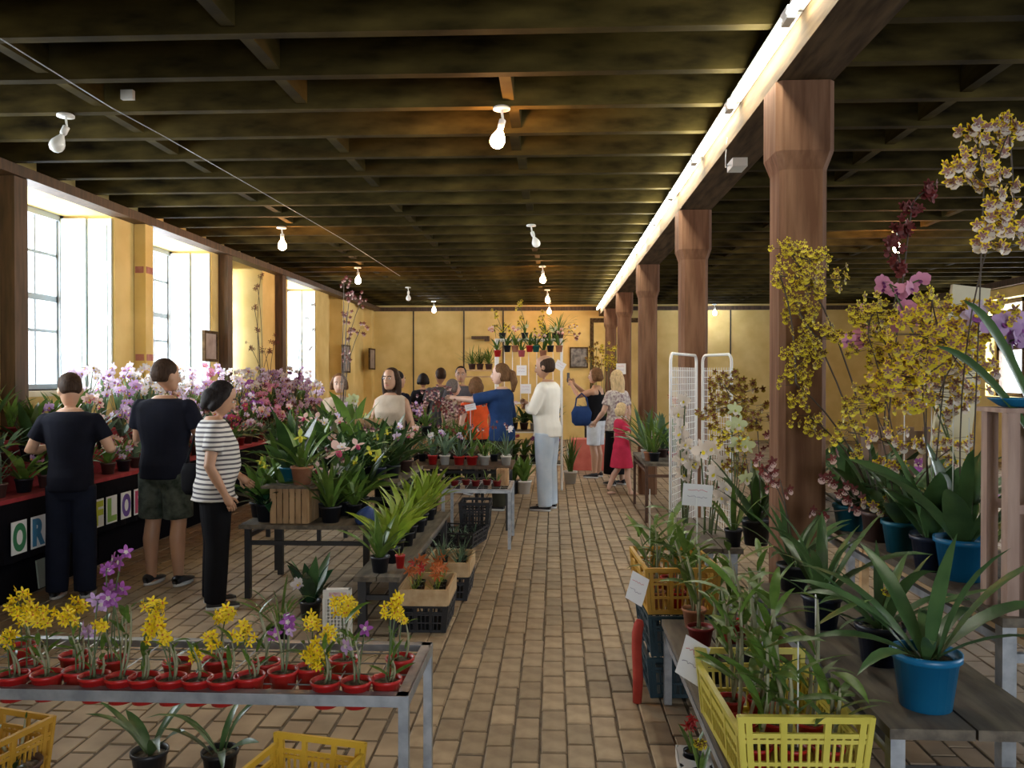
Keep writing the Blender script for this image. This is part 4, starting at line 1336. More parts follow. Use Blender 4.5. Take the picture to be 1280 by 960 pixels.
person('girl in a crimson dress walking past the table by the columns', at(777, 11.0), R(-72), 1.22, 'pale', 'f', ('blond', 'bob'), ('pink', 'short'), ('dress', 'pink'), vox=.011,
       legs=(((.05, .05, .28), (.05, .08, .045)), ((-.05, -.02, .28), (-.05, -.13, .075))), shoes=False, armR=((.15, .02, .64), (.15, .12, .58)))
# what they hold
o = MB().box(-.04, .04, -.006, .006, -.075, .075).build('mobile_phone', M['blacksteel'], None, loc=at(745, 12.9) + Matrix.Rotation(R(66), 3, 'Z') @ Vector((0, .275 * 1.70, .915 * 1.70)), rot=(0, 0, R(66)))
tag(o, 'black mobile phone held up by the woman in the tank top', 'phone')
b_ = thing('shoulder_bag', 'blue shoulder bag at the side of the woman in the tank top', 'bag', P(727, 532, 12.75))
MB().rings([(0, 0, 0, .10, .05), (0, 0, .05, .15, .075), (0, 0, .2, .16, .07), (0, 0, .30, .11, .04)], 16).build('body', cloth('bagblue', (0.02, 0.05, 0.16)), b_, True)
MB().tube([(-.1, 0, .27), (-.08, 0, .42), (0, .0, .5), (.08, 0, .42), (.1, 0, .27)], .012, 6).build('strap', cloth('bagblue', (0.02, 0.05, 0.16)), b_)
b_ = thing('shoulder_bag', 'dark shoulder bag behind the woman in the striped top', 'bag', at(240, 5.72) + Vector((0, 0, .74)))
MB().rings([(0, 0, 0, .05, .03), (0, 0, .04, .08, .045), (0, 0, .16, .085, .045), (0, 0, .22, .06, .025)], 14).build('body', CL['black'], b_, True)
MB().tube([(-.05, 0, .2), (.02, 0, .42), (.1, .0, .50)], .008, 6).build('strap', CL['black'], b_)
# ================================================================ PLANT LIBRARY
def leafm(n, c, c2, rough=0.38, sub=0.22):
    return mat('leaf_' + n, c, c2, rough, 5, 0.08, rnd=0.28, sub=sub)
LM = {'dark': leafm('dark', (0.022, 0.052, 0.014), (0.042, 0.09, 0.022)), 'mid': leafm('mid', (0.068, 0.135, 0.02), (0.125, 0.215, 0.04)),
      'bright': leafm('bright', (0.17, 0.27, 0.02), (0.28, 0.38, 0.045)), 'grey': leafm('grey_green', (0.09, 0.16, 0.10), (0.15, 0.23, 0.15)), 'glossy': leafm('glossy', (0.012, 0.045, 0.022), (0.022, 0.07, 0.03), 0.16, .1),
      'pale': leafm('pale_lit', (0.14, 0.24, 0.12), (0.22, 0.33, 0.18), .35, .35), 'deep': leafm('deep_strap', (0.044, 0.10, 0.034), (0.075, 0.15, 0.05), .36, .15)}  # pale: window light on the upright leaves is put into the green
STEM = {'green': mat('flower_stem_green', (0.07, 0.10, 0.03), None, .6), 'brown': mat('flower_stem_brown', (0.06, 0.04, 0.025), None, .6)}
M['cane'] = mat('orchid_cane', (0.20, 0.22, 0.12), (0.32, 0.29, 0.18), .55, 20)
POTM = {'black': mat('black_pot_plastic', (0.010, 0.012, 0.018), None, .42), 'red': mat('red_pot_plastic', (0.42, 0.012, 0.012), (0.48, 0.02, 0.018), .38, 6), 'terracotta': mat('terracotta_pot', (0.36, 0.14, 0.07), (0.44, 0.20, 0.11), .8, 12, .1),
        'blue': M['bluepot'], 'teal': mat('teal_pot_plastic', (0.005, 0.10, 0.16), (0.01, 0.13, 0.20), .4, 5), 'navy': mat('navy_pot_plastic', (0.008, 0.014, 0.035), None, .4), 'white': mat('white_pot_plastic', (0.60, 0.58, 0.54), None, .45),
        'brown': mat('brown_pot_plastic', (0.07, 0.035, 0.03), None, .5), 'green': mat('green_pot_plastic', (0.01, 0.11, 0.09), None, .45), 'dred': mat('dark_red_pot_plastic', (0.20, 0.012, 0.015), None, .45), 'pink': mat('pink_pot_plastic', (0.5, 0.10, 0.12), None, .5)}
SOIL = mat('bark_potting_mix', (0.05, 0.035, 0.022), (0.20, 0.16, 0.11), .9, 60, .6)
# ---- leaves: unit length, growing along +X from the origin
def leaf_geo(mb, ratio, elev, droop, segs=7, xf=None, fold=.22, mi=0, twist=0.0, tip=.5):
    x = z = 0.0
    a = elev
    prev = None
    base = len(mb.v)
    for i in range(segs + 1):
        u = i / segs
        w = ratio / 2 * (min(1, .35 + u * 2.6)) * (1 - max(0, (u - tip) / (1 - tip)) ** 1.8)
        w = max(w, .004 * ratio)
        for k, (sy, f) in enumerate(((-1, fold), (0, 0), (1, fold))):
            p = Vector((x - math.sin(a) * f * w, sy * w * math.cos(twist * u), z + math.cos(a) * f * w + sy * w * math.sin(twist * u)))
            mb.v.append(tuple(xf @ p) if xf is not None else tuple(p))
        x += math.cos(a) / segs
        z += math.sin(a) / segs
        a -= droop / segs * (0.4 + 1.2 * u)
    for i in range(segs):
        b = base + 3 * i
        mb.f += [(b, b + 1, b + 4, b + 3), (b + 1, b + 2, b + 5, b + 4)]
        mb.m += [mi, mi]
LEAF = {}
LEAFSPEC = {'strap': (.105, .5), 'broad': (.24, .45), 'grass': (.045, .6), 'lance': (.19, .4), 'fan': (.17, .35)}
def leaf_mesh(kind, m, e, d, tw):
    k = (kind, m, e, d, tw)
    if k not in LEAF:
        mb = MB()
        r, tip = LEAFSPEC[kind]
        leaf_geo(mb, r, e, d, 7, twist=tw, tip=tip)
        LEAF[k] = mb.mesh('leaf', LM[m], True)
    return LEAF[k]
def add_leaf(parent, base, az, ln, kind, m, elev, droop, rr, roll=0.0):
    e = round(elev / .22) * .22
    d = round(droop / .4) * .4
    me = leaf_mesh(kind, m, e, d, rr.choice((-.5, 0, .5)))
    return inst('leaf', me, parent, base, (roll, 0, az), (ln, ln, ln))
# ---- joined foliage for plants too far to tell leaf from leaf
FOL = {}
def foliage(kind, m, n, elev, droop, var):
    k = (kind, m, n, elev, droop, var)
    if k not in FOL:
        rr = random.Random(str(k))
        mb = MB()
        r, tip = LEAFSPEC[kind]
        for i in range(n):
            az = 2 * math.pi * (i * .381966 + rr.uniform(-.06, .06))
            ln = rr.uniform(.6, 1.0)
            xf = Matrix.Translation((rr.uniform(-.06, .06), rr.uniform(-.06, .06), 0)) @ Matrix.Rotation(az, 4, 'Z') @ Matrix.Scale(ln, 4)
            leaf_geo(mb, r, rr.uniform(*elev), rr.uniform(*droop), 5, xf, tip=tip, twist=rr.uniform(-.6, .6))
        FOL[k] = mb.mesh('foliage', LM[m], True)
    return FOL[k]
# ---- flowers: face -Y, up +Z, about 1 unit across
def petal(mb, ang, ln, wid, mi, cup=0.0, y0=0.0, back=0.0):
    c, s = math.cos(ang), math.sin(ang)
    def pt(u, v, y):
        return (c * u - s * v, y0 + y, s * u + c * v)
    b = len(mb.v)
    mb.v += [pt(0, -wid * .15, 0), pt(0, wid * .15, 0), pt(ln * .45, -wid * .5, -cup * .3), pt(ln * .45, 0, cup * .12), pt(ln * .45, wid * .5, -cup * .3), pt(ln * .8, -wid * .36, back * .6 - cup * .3), pt(ln * .8, wid * .36, back * .6 - cup * .3), pt(ln, 0, back)]
    for f in ((0, 3, 2), (0, 1, 3), (1, 4, 3), (2, 3, 5), (3, 4, 6), (3, 6, 5), (5, 6, 7)):
        mb.f.append(tuple(b + i for i in f))
        mb.m.append(mi)
def fm(n, c, sub=.25, c2=None):
    return mat('petal_' + n, c, c2, .55, 30, sub=sub, rnd=.14)
PM = {'yellow': fm('yellow', (0.84, 0.62, 0.015)), 'lemon': fm('lemon', (0.72, 0.60, 0.03)), 'gold': fm('gold', (0.62, 0.48, 0.02)), 'brown': fm('brown', (0.14, 0.055, 0.03)), 'mauve': fm('mauve_brown', (0.30, 0.14, 0.13)), 'cream': fm('cream', (0.70, 0.62, 0.55)), 'white': fm('white', (0.78, 0.74, 0.74), .35),
      'lilac': fm('lilac', (0.55, 0.36, 0.62), .35), 'palelilac': fm('pale_lilac', (0.70, 0.58, 0.76), .4), 'purple': fm('purple', (0.33, 0.09, 0.36), .3), 'deep': fm('deep_purple', (0.17, 0.02, 0.15)), 'pink': fm('pink', (0.62, 0.25, 0.40), .3), 'rose': fm('rose', (0.50, 0.06, 0.14)), 'blush': fm('blush', (0.72, 0.50, 0.45), .3),
      'olive': fm('olive', (0.34, 0.24, 0.015)), 'maroon': fm('maroon', (0.15, 0.025, 0.02)), 'wine': fm('wine_red', (0.20, 0.03, 0.03)), 'lime': fm('lime', (0.42, 0.46, 0.05)), 'palegreen': fm('pale_green', (0.50, 0.55, 0.30)), 'orange': fm('orange', (0.60, 0.17, 0.05)), 'red': fm('red', (0.50, 0.03, 0.03)), 'dusk': fm('dusky_purple', (0.24, 0.10, 0.17))}
FL = {}
def mkflower(name, mats, fn):
    mb = MB()
    fn(mb)
    FL[name] = mb.mesh('flower', [PM[q] for q in mats], True)
def five(mb, ln, wid, mi, cup=0.0, back=0.0, start=90, y0=0.0):
    for k in range(5):
        petal(mb, R(start + 72 * k), ln, wid, mi, cup, y0, back)
def oncid(mb):
    five(mb, .46, .24, 0, .1, -.06)
    five(mb, .32, .17, 1, .1, -.02, y0=-.014)
    petal(mb, R(270), .50, .58, 2, .1, -.03, -.08)
    petal(mb, R(270), .16, .2, 1, .1, -.05, -.02)
mkflower('oncid', ('yellow', 'mauve', 'cream'), oncid)
mkflower('oncid_y', ('yellow', 'mauve', 'lemon'), oncid)
mkflower('lemon', ('lemon', 'brown', 'lemon'), oncid)
mkflower('olive', ('olive', 'maroon', 'olive'), oncid)
mkflower('golden', ('gold', 'brown', 'lemon'), oncid)
mkflower('maroon', ('maroon', 'wine', 'blush'), oncid)
mkflower('wine', ('wine', 'maroon', 'wine'), oncid)
mkflower('dusk', ('dusk', 'maroon', 'blush'), oncid)
mkflower('dark_star', ('maroon', 'deep', 'dusk'), lambda mb: five(mb, .5, .13, 0, .05, .03))
def catt(mb):
    for a in (90, 215, 325):
        petal(mb, R(a), .52, .20, 0, .05, .01, .05)
    for a in (22, 158):
        petal(mb, R(a), .52, .42, 0, .08, 0, .04)
    petal(mb, R(270), .40, .36, 1, .25, -.05, -.12)
    petal(mb, R(270), .2, .16, 2, .2, -.08, -.1)
mkflower('catt_lilac', ('lilac', 'purple', 'yellow'), catt)
mkflower('catt_pale', ('palelilac', 'purple', 'yellow'), catt)
mkflower('catt_white', ('white', 'palelilac', 'yellow'), catt)
mkflower('catt_pink', ('pink', 'rose', 'cream'), catt)
mkflower('catt_purple', ('purple', 'deep', 'cream'), catt)
mkflower('catt_blush', ('blush', 'rose', 'yellow'), catt)
mkflower('catt_cream', ('cream', 'white', 'lemon'), catt)
mkflower('catt_green', ('palegreen', 'cream', 'lime'), catt)
mkflower('catt_rose', ('rose', 'wine', 'yellow'), catt)
def phal(mb):
    for a in (90, 215, 325):
        petal(mb, R(a), .46, .34, 0, .06, .01, .02)
    for a in (10, 170):
        petal(mb, R(a), .5, .6, 0, .05, -.01, .02)
    petal(mb, R(270), .22, .2, 1, .2, -.05, -.08)
mkflower('phal_pink', ('pink', 'deep', 'cream'), phal)
mkflower('phal_lilac', ('lilac', 'purple', 'cream'), phal)
mkflower('star', ('yellow', 'orange', 'cream'), lambda mb: (five(mb, .5, .2, 0, .12, -.05), five(mb, .09, .08, 1, .1, -.03, 54, -.02)))
def dend(mb):
    five(mb, .5, .26, 0, .06, .03)
    petal(mb, R(270), .34, .34, 0, .2, -.04, -.1)
    five(mb, .15, .12, 1, .1, -.02, 54, -.06)
mkflower('dend', ('purple', 'cream', 'cream'), dend)
mkflower('dend_lilac', ('lilac', 'cream', 'cream'), dend)
def paph(mb):
    petal(mb, R(90), .5, .36, 0, .1, .02, 0)
    for a in (-15, 195):
        petal(mb, R(a), .55, .16, 0, .05, 0, -.05)
    mb.ell((0, -.08, -.16), (.13, .12, .2), 8, 6, 1)
mkflower('paph', ('lime', 'lemon', 'cream'), paph)
mkflower('paph_pink', ('blush', 'rose', 'cream'), paph)
mkflower('tube_orange', ('orange', 'red', 'cream'), lambda mb: five(mb, .55, .16, 0, .1, -.3))
mkflower('tube_red', ('red', 'rose', 'cream'), lambda mb: five(mb, .55, .16, 0, .1, -.3))
FSIZE = {'oncid': .05, 'oncid_y': .05, 'lemon': .04, 'olive': .042, 'golden': .042, 'maroon': .05, 'wine': .05, 'dusk': .04, 'dark_star': .08, 'star': .036, 'dend': .052, 'dend_lilac': .052, 'paph': .085, 'paph_pink': .11, 'phal_pink': .075, 'phal_lilac': .085, 'tube_orange': .07, 'tube_red': .06}
def add_flower(parent, p, kind, rr, size=None, spread=.9, name='flower'):
    s = (size or FSIZE.get(kind, .085)) * rr.uniform(.85, 1.15)
    return inst(name, FL[kind], parent, p, (rr.uniform(-.5, .35), rr.uniform(-.5, .5), rr.uniform(-spread, spread) + .06), (s, s, s))
# ---- pots
POTS = {}
def pot_mesh(r, h, m):
    k = (round(r, 3), round(h, 3), m)
    if k not in POTS:
        b = r * .76
        mb = MB().lathe([(b, 0), (r * .97, h * .86), (r * 1.0, h * .86), (r * 1.06, h * .88), (r * 1.07, h), (r * .98, h), (r * .93, h * .80)], 20)
        POTS[k] = mb.mesh('pot', POTM[m], True)
        sm = MB()
        n = 12
        rr = random.Random(3)
        vv = [(0, 0, h * .86)]
        for q, kk in ((.5, 8), (.94, 12)):
            pass
        vv += [(r * .5 * math.cos(2 * math.pi * i / n), r * .5 * math.sin(2 * math.pi * i / n), h * (.85 + rr.uniform(-.03, .05))) for i in range(n)]
        vv += [(r * .945 * math.cos(2 * math.pi * i / n), r * .945 * math.sin(2 * math.pi * i / n), h * .82) for i in range(n)]
        ff = [(0, 1 + i, 1 + (i + 1) % n) for i in range(n)] + [(1 + i, 1 + n + i, 1 + n + (i + 1) % n, 1 + (i + 1) % n) for i in range(n)]
        sm.add(vv, ff)
        POTS[k + ('soil',)] = sm.mesh('soil', SOIL)
    return POTS[k], POTS[k + ('soil',)]
def curve_pts(a, b, rr, sag=.06, n=7, side=None):
    a, b = Vector(a), Vector(b)
    d = b - a
    off = Vector((rr.uniform(-1, 1), rr.uniform(-1, 1), 0)) * d.length * sag
    c = a + Vector((d.x * .25, d.y * .25, d.z * .65)) + off
    return [a * (1 - t) ** 2 + c * 2 * t * (1 - t) + b * t ** 2 for t in [i / n for i in range(n + 1)]]
def plant(label, loc, pot=None, leaves=(), fol=None, clusters=(), group=None, cat='orchid', name='potted_orchid', seed=None, stem_m='green', stem_r=.0028, canes=(), stakes=(), soil=True, chain=1):
    """loc: pot bottom. clusters: (world centre, (rx,ry,rz), n, kind, size). leaves: (kind, material, n, (len), (elev), (droop))"""
    loc = Vector(loc)
    rr = random.Random(seed if seed is not None else label)
    t = thing(name, label, cat, loc, 0, group)
    z0 = 0.0
    pr = .03
    if pot:
        m, r, h = pot
        a, b = pot_mesh(r, h, m)
        po = inst('pot', a, t)
        if soil:
            inst('potting_mix', b, po)
        z0 = h * .84
        pr = r
    if fol:
        kind, m, n, elev, droop, sc = fol
        o = inst('foliage', foliage(kind, m, n, elev, droop, rr.randrange(3)), t, (0, 0, z0), (0, 0, rr.uniform(0, 6.28)), (sc,) * 3)
        o['kind'] = 'stuff'
    for (kind, m, n, ln, elev, droop) in leaves:
        a0 = rr.uniform(0, 6.28)
        for i in range(n):
            az = a0 + 2.39996 * i + rr.uniform(-.25, .25)
            q = rr.uniform(0, pr * .4)
            add_leaf(t, (q * math.cos(az), q * math.sin(az), z0), az, rr.uniform(*ln), kind, m, rr.uniform(*elev), rr.uniform(*droop), rr)
    for (h, lean, az, nl, ll, m) in canes:
        d = Vector((math.cos(az) * lean, math.sin(az) * lean, 1)).normalized()
        b0 = Vector((rr.uniform(-.3, .3) * pr, rr.uniform(-.3, .3) * pr, z0 - .01))
        pts = [b0 + d * h * u + Vector((math.sin(u * 3) * .01, math.cos(u * 2.5) * .01, 0)) for u in (0, .25, .5, .75, 1)]
        cr = .55 if pr < .05 and z0 < .07 else 1.0
        MB().tube(pts, [.005 * cr, .0065 * cr, .007 * cr, .006 * cr, .003 * cr], 6).build('cane', M['cane'], t, True)
        for i in range(nl):
            u = .35 + .65 * i / max(1, nl - 1)
            p = b0 + d * h * u
            add_leaf(t, p, az + 1.57 + math.pi * (i % 2) + rr.uniform(-.7, .7), rr.uniform(*ll), 'lance', m, rr.uniform(.3, 1.1), rr.uniform(.4, 1.4), rr)
    for (px, h) in stakes:
        MB().tube([(px, .01, z0 - .02), (px, .01, h)], .0022, 5).build('stake', M['white_plastic'], t)
    last = None
    for ci, (c, rad, n, kind, size) in enumerate(clusters):
        c = Vector(c) - loc
        base = Vector((rr.uniform(-.25, .25) * pr, rr.uniform(-.25, .25) * pr, z0))
        if chain > 1 and ci % chain and last is not None:
            base = last
        last = c
        MB().tube(curve_pts(base, c, rr), stem_r, 5).build('flower_stem', STEM[stem_m], t)
        ped = MB()
        for i in range(n):
            while True:
                v = Vector((rr.uniform(-1, 1), rr.uniform(-1, 1), rr.uniform(-1, 1)))
                if v.length <= 1:
                    break
            p = c + Vector((v.x * rad[0], v.y * rad[1], v.z * rad[2]))
            add_flower(t, p, kind, rr, size)
            if n > 1:
                ped.tube([c + Vector((0, 0, v.z * rad[2] * .75)), p + Vector((0, .004, 0))], .0011 if n > 3 else stem_r * .7, 3, cap=False)
        if n > 1:
            ped.build('flower_stalks', STEM[stem_m], t)
    return t
# ================================================================ RED POTS ON THE NEAR WIRE TABLE
zr = WT['z']
POT_PX = [(28, 806), (11, 845), (34, 831), (59, 841), (93, 817), (98, 836), (118, 843), (141, 822), (133, 857), (180, 845), (201, 856), (222, 826), (245, 848), (268, 857), (271, 822), (312, 843), (332, 826), (354, 837), (388, 832), (402, 857), (430, 822), (444, 852), (483, 847), (500, 821)]
# flower heads: (px, py, kind, n, pot index, radius)
HEADS = [(22, 752, 'star', 14, 0, .038), (33, 768, 'star', 12, 2, .036), (55, 772, 'star', 13, 3, .036), (8, 796, 'star', 11, 1, .03), (94, 757, 'star', 10, 4, .03), (85, 772, 'star', 8, 5, .028),
         (190, 762, 'star', 13, 9, .034), (192, 786, 'star', 15, 10, .04), (208, 795, 'star', 6, 10, .02), (283, 768, 'star', 14, 14, .034), (304, 792, 'star', 13, 15, .034), (266, 800, 'star', 9, 13, .026), (244, 820, 'star', 5, 12, .018),
         (427, 757, 'star', 12, 20, .036), (438, 765, 'star', 6, 20, .024), (392, 776, 'star', 9, 18, .028), (396, 818, 'star', 18, 19, .038), (411, 792, 'star', 6, 19, .02), (497, 752, 'star', 10, 22, .028), (488, 764, 'star', 6, 22, .022), (502, 773, 'star', 4, 23, .016), (128, 782, 'star', 5, 6, .02),
         (153, 698, 'dend', 3, 7, .026), (133, 711, 'dend', 2, 7, .02), (146, 736, 'dend', 4, 7, .03), (122, 753, 'dend_lilac', 3, 6, .028), (140, 748, 'dend', 2, 8, .02), (110, 783, 'dend_lilac', 3, 6, .024),
         (357, 777, 'dend', 2, 17, .016), (343, 793, 'dend', 1, 16, .0), (362, 787, 'dend_lilac', 1, 17, .0), (457, 786, 'dend', 1, 21, .0), (433, 808, 'dend_lilac', 1, 21, .0)]
for i, (px, py) in enumerate(POT_PX):
    r, h = .043, .075
    ztop = zr + .024
    c = G(px, py, ztop)
    c.x = min(max(c.x, WT['x0'] + .05), WT['x1'] - .055)
    c.y = min(max(c.y, WT['y0'] + .05), WT['y1'] - .05)
    loc = Vector((c.x, c.y, ztop - h))
    hs = [q for q in HEADS if q[4] == i]
    cl, cans = [], []
    rr = random.Random(i)
    for (hx_, hy_, k, n, _, rad) in hs:
        cl.append((P(hx_, hy_, c.y + rr.uniform(-.01, .02)), (rad, rad, rad), int(n * 1.5) if k == 'star' else n, k, None))
    kinds = [q[2] for q in hs]
    if kinds and kinds[0].startswith('dend'):
        nm, what = 'purple-flowered dendrobium', 'purple flowers with white throats'
        cans = [(rr.uniform(.12, .22), .15, rr.uniform(0, 6), 4, (.06, .10), 'mid') for _ in range(2)]
    elif kinds:
        nm = 'yellow-flowered orchid'
        cans = [(rr.uniform(.08, .13), .12, rr.uniform(0, 6), 3, (.05, .085), 'mid') for _ in range(2)]
    else:
        nm = 'budless orchid'
        cans = [(rr.uniform(.03, .06), .2, rr.uniform(0, 6), 2, (.03, .05), 'mid') for _ in range(2)]
    row = 'front' if py > 850 else 'second' if py > 838 else 'third' if py > 828 else 'back'
    rank = sorted([q[0] for q in POT_PX if ('front' if q[1] > 850 else 'second' if q[1] > 838 else 'third' if q[1] > 828 else 'back') == row]).index(px)
    plant('%s in a red pot, %s row of near wire table, %s from left' % (nm, row, ORD[rank]), loc, ('red', r, h), canes=cans, clusters=cl, group='red pots on the near wire table', stem_m='green', stem_r=.0022, seed=i)
# black pots with arching leaves on the floor below that table
for (px, py, lab) in ((187, 937, 'strap-leaved plant in a black pot on the floor under the red pots, left one'), (275, 937, 'strap-leaved plant in a black pot on the floor under the red pots, right one')):
    c = G(px, py, .12)
    plant(lab, (c.x, c.y, 0), ('black', .068, .12), [('strap', 'deep', 5, (.26, .36), (.7, 1.3), (.9, 1.9)), ('broad', 'deep', 2, (.2, .26), (.6, 1.0), (.6, 1.2))], group='strap-leaved pots under the table', name='potted_plant', cat='plant')
# roots and soil in the corner crate
plant('withered leafless plant standing in the old yellow crate at the lower left', (-2.02, 2.98, .008), ('brown', .09, .12), [('lance', 'dark', 4, (.06, .12), (.3, 1.2), (.3, 1.2))], canes=[(.18, .3, 1, 2, (.04, .07), 'dark'), (.14, .4, 3, 2, (.04, .07), 'dark')], name='potted_plant', cat='plant')

# ================================================================ WINDOW STAND
rw_ = random.Random(21)
TIERS = ((SX - .12, .74, 'lowest'), (SX - .36, .92, 'middle'), (SX - .577, 1.08, 'top'))
CNAME = {'catt_lilac': 'lilac', 'catt_pale': 'pale lilac', 'catt_white': 'white', 'catt_pink': 'pink', 'catt_purple': 'deep purple', 'catt_blush': 'blush pink', 'catt_rose': 'rose red', 'dusk': 'dusky brown', 'catt_green': 'pale green'}
for ti, (x, z, tn) in enumerate(TIERS):
    y = 4.55 + .1 * ti
    k = 0
    while y < 14.0:
        lilac_zone = y < 7.3
        if ti == 2:
            kind = rw_.choices(('catt_white', 'catt_pale', 'catt_lilac', 'catt_purple', 'catt_pink'), (5, 5, 2, .6, .8))[0]  # weights favour pale kinds: window backlight is put into the flower colours
            hz, nf = (.32, .60), rw_.randint(9, 14)
        elif ti == 1:
            kind = rw_.choices(('catt_pale', 'catt_lilac', 'catt_white', 'catt_pink', 'catt_purple', 'dusk', 'catt_blush'), (4, 2, 3, .8, .5, 1.4, 1))[0]
            hz, nf = (.24, .60), rw_.randint(8, 12)
        else:
            kind = rw_.choices(('catt_lilac', 'catt_blush', 'catt_rose', 'dusk', 'catt_pink', 'catt_pale'), (1, 2, .6, 2.5, .6, 2))[0]
            hz, nf = (.2, .46), rw_.randint(5, 9)
        if lilac_zone and y < 6.9:
            kind = rw_.choice(('catt_lilac', 'catt_pale', 'catt_pink'))
            nf = rw_.choice((0, 0, 3, 4)) if ti else rw_.choice((0, 2, 4))
            hz = (.16, .30)
        cl = []
        for q in range(max(1, nf // 2) if nf else 0):
            cl.append((Vector((x + rw_.uniform(-.07 if ti < 2 else -.03, .13), y + rw_.uniform(-.13, .13), z + rw_.uniform(*hz))), (.07 if ti < 2 else .05, .08, .06), 2 if q else 2 + nf % 2, kind, rw_.uniform(.075, .1)))
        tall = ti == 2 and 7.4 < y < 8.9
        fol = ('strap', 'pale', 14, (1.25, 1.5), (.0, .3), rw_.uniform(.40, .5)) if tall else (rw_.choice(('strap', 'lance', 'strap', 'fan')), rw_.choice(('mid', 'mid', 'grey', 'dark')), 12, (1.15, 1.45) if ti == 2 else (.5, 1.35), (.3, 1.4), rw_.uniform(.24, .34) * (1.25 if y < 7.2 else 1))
        what = (CNAME[kind] + ' flowered orchid') if nf else 'green leafy orchid out of flower'
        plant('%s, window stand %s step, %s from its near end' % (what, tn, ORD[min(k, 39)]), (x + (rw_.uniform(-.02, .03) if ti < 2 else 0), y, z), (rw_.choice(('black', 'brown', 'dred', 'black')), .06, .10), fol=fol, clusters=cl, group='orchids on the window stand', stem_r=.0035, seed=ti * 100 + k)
        y += rw_.uniform(.23, .29)
        k += 1
# dark bare-branched leaf plant at the far left edge
plant('tall dark-leaved plant with upright leaves at the left edge below the first window', Vector((-4.10, 6.25, .92)), ('black', .07, .12), [('broad', 'dark', 5, (.3, .42), (1.0, 1.45), (.1, .6)), ('strap', 'dark', 4, (.3, .5), (.4, .9), (.3, .9))], name='potted_plant', cat='plant', seed=4)
# tall dark sprays against the wall
for (pts, Y, kind, n, lab, rad, base) in (
        (((336, 440), (322, 415), (318, 385), (322, 360), (326, 345)), 11.9, 'dark_star', 5, 'tall dark star-flowered orchid spray against the wall between two posts', .05, (-4.3, 11.9, 1.08)),
        (((312, 432), (330, 438), (344, 425)), 11.95, 'dark_star', 5, 'branching dark star-flowered orchid at the foot of the tall spray', .08, (-4.3, 12.25, 1.08)),
        (((388, 435), (392, 410), (383, 395), (390, 378)), 12.6, 'dark_star', 2, 'sparse dark orchid spray in front of the farthest bright window', .06, (-4.1, 12.8, 0.92)),
        (((432, 445), (437, 420), (450, 412), (433, 395), (437, 372), (430, 352), (452, 375)), 9.2, 'maroon', 8, 'tall pink-brown orchid spray rising above the flowers to the ceiling lamp', .09, (-2.35, 9.0, .78))):
    cl = [(P(px, py, Y), (rad, rad, rad), n, kind, .055 if kind == 'maroon' else .075) for (px, py) in pts]
    plant(lab, base, ('black', .07, .11), fol=('strap', 'mid', 10, (.6, 1.3), (.3, 1.2), .3), clusters=cl, stem_m='brown', stem_r=.004)
# ================================================================ GREEN ISLAND
G1 = 'green plants of the island'
plant('glossy dark-leaved plant in a black pot on the front left corner of the island table', (-2.08, 5.86, .53), ('black', .072, .13), [('broad', 'glossy', 16, (.20, .34), (.4, 1.35), (.6, 1.5)), ('broad', 'mid', 2, (.26, .32), (.2, .45), (.2, .5))], name='potted_plant', cat='plant')
plant('slipper orchid with one lime flower in a terracotta pot on the slatted box', (-1.82, 5.88, .798), ('terracotta', .078, .13), [('strap', 'mid', 18, (.22, .40), (.4, 1.35), (.4, 1.2))], clusters=[(P(375, 546, 5.80), (.0, .0, .0), 1, 'paph', .13)])
plant('dark-leaved plant in a teal pot behind the terracotta pot on the slatted box', (-1.96, 6.0, .798), ('teal', .062, .11), [('broad', 'dark', 8, (.2, .3), (.6, 1.3), (.5, 1.2))], name='potted_plant', cat='plant')
plant('bushy strap-leaved plant in a black pot at the right of the slatted box', (-1.60, 5.84, .53), ('black', .075, .12), [('strap', 'mid', 24, (.24, .42), (.6, 1.5), (.3, 1.3))], name='potted_plant', cat='plant')
plant('narrow-leaved plant at the right corner of the island front table', (-1.48, 6.05, .53), ('black', .055, .1), [('strap', 'mid', 18, (.2, .36), (.4, 1.45), (.4, 1.6))], name='potted_plant', cat='plant')
ri = random.Random(5)
kk = 0
for (x0, x1, y0, y1, z, n, lab) in ((-2.2, -1.45, 6.02, 6.45, .53, 12, 'front table'), (-2.25, -1.3, 6.6, 7.75, .72, 34, 'middle staging'), (-2.75, -2.05, 8.0, 9.3, .78, 18, 'back staging')):
    for i in range(n):
        x = x0 + (x1 - x0) * ((i * .618) % 1)
        y = y0 + (y1 - y0) * (i + .5) / n
        kind = ri.choice(('strap', 'strap', 'lance', 'grass', 'broad'))
        cl = []
        fk = None
        if ri.random() < .45:
            fk = ri.choice(('catt_pale', 'catt_white', 'paph', 'paph_pink', 'dusk', 'catt_blush', 'dusk'))
            for _ in range(2):
                cl.append((Vector((x + ri.uniform(-.1, .1), y - ri.uniform(.0, .12), z + ri.uniform(.3, .5))), (.05, .05, .04), 3 if fk == 'dusk' else 1, fk, None))
        fn = {'catt_pale': 'pale lilac flowers', 'catt_white': 'white flowers', 'paph': 'lime slipper flowers', 'paph_pink': 'spotted pink slipper flowers', 'dusk': 'small dusky flowers', 'catt_blush': 'blush flowers', None: 'no flowers'}[fk]
        kn = {'strap': 'strap-leaved', 'lance': 'lance-leaved', 'grass': 'grassy-leaved', 'broad': 'broad-leaved'}[kind]
        plant('%s plant with %s, island %s, %s from front' % (kn, fn, lab, ORD[i]), (x, y, z), (ri.choice(('black', 'black', 'brown', 'navy')), .06, .11), [(kind, ri.choice(('mid', 'mid', 'dark', 'deep')), 16 if kind == 'grass' else 13, (.26, .50), (.45, 1.45), (.2, 1.5))], clusters=cl, group=G1, name='potted_plant', cat='plant', seed=kk)
        kk += 1
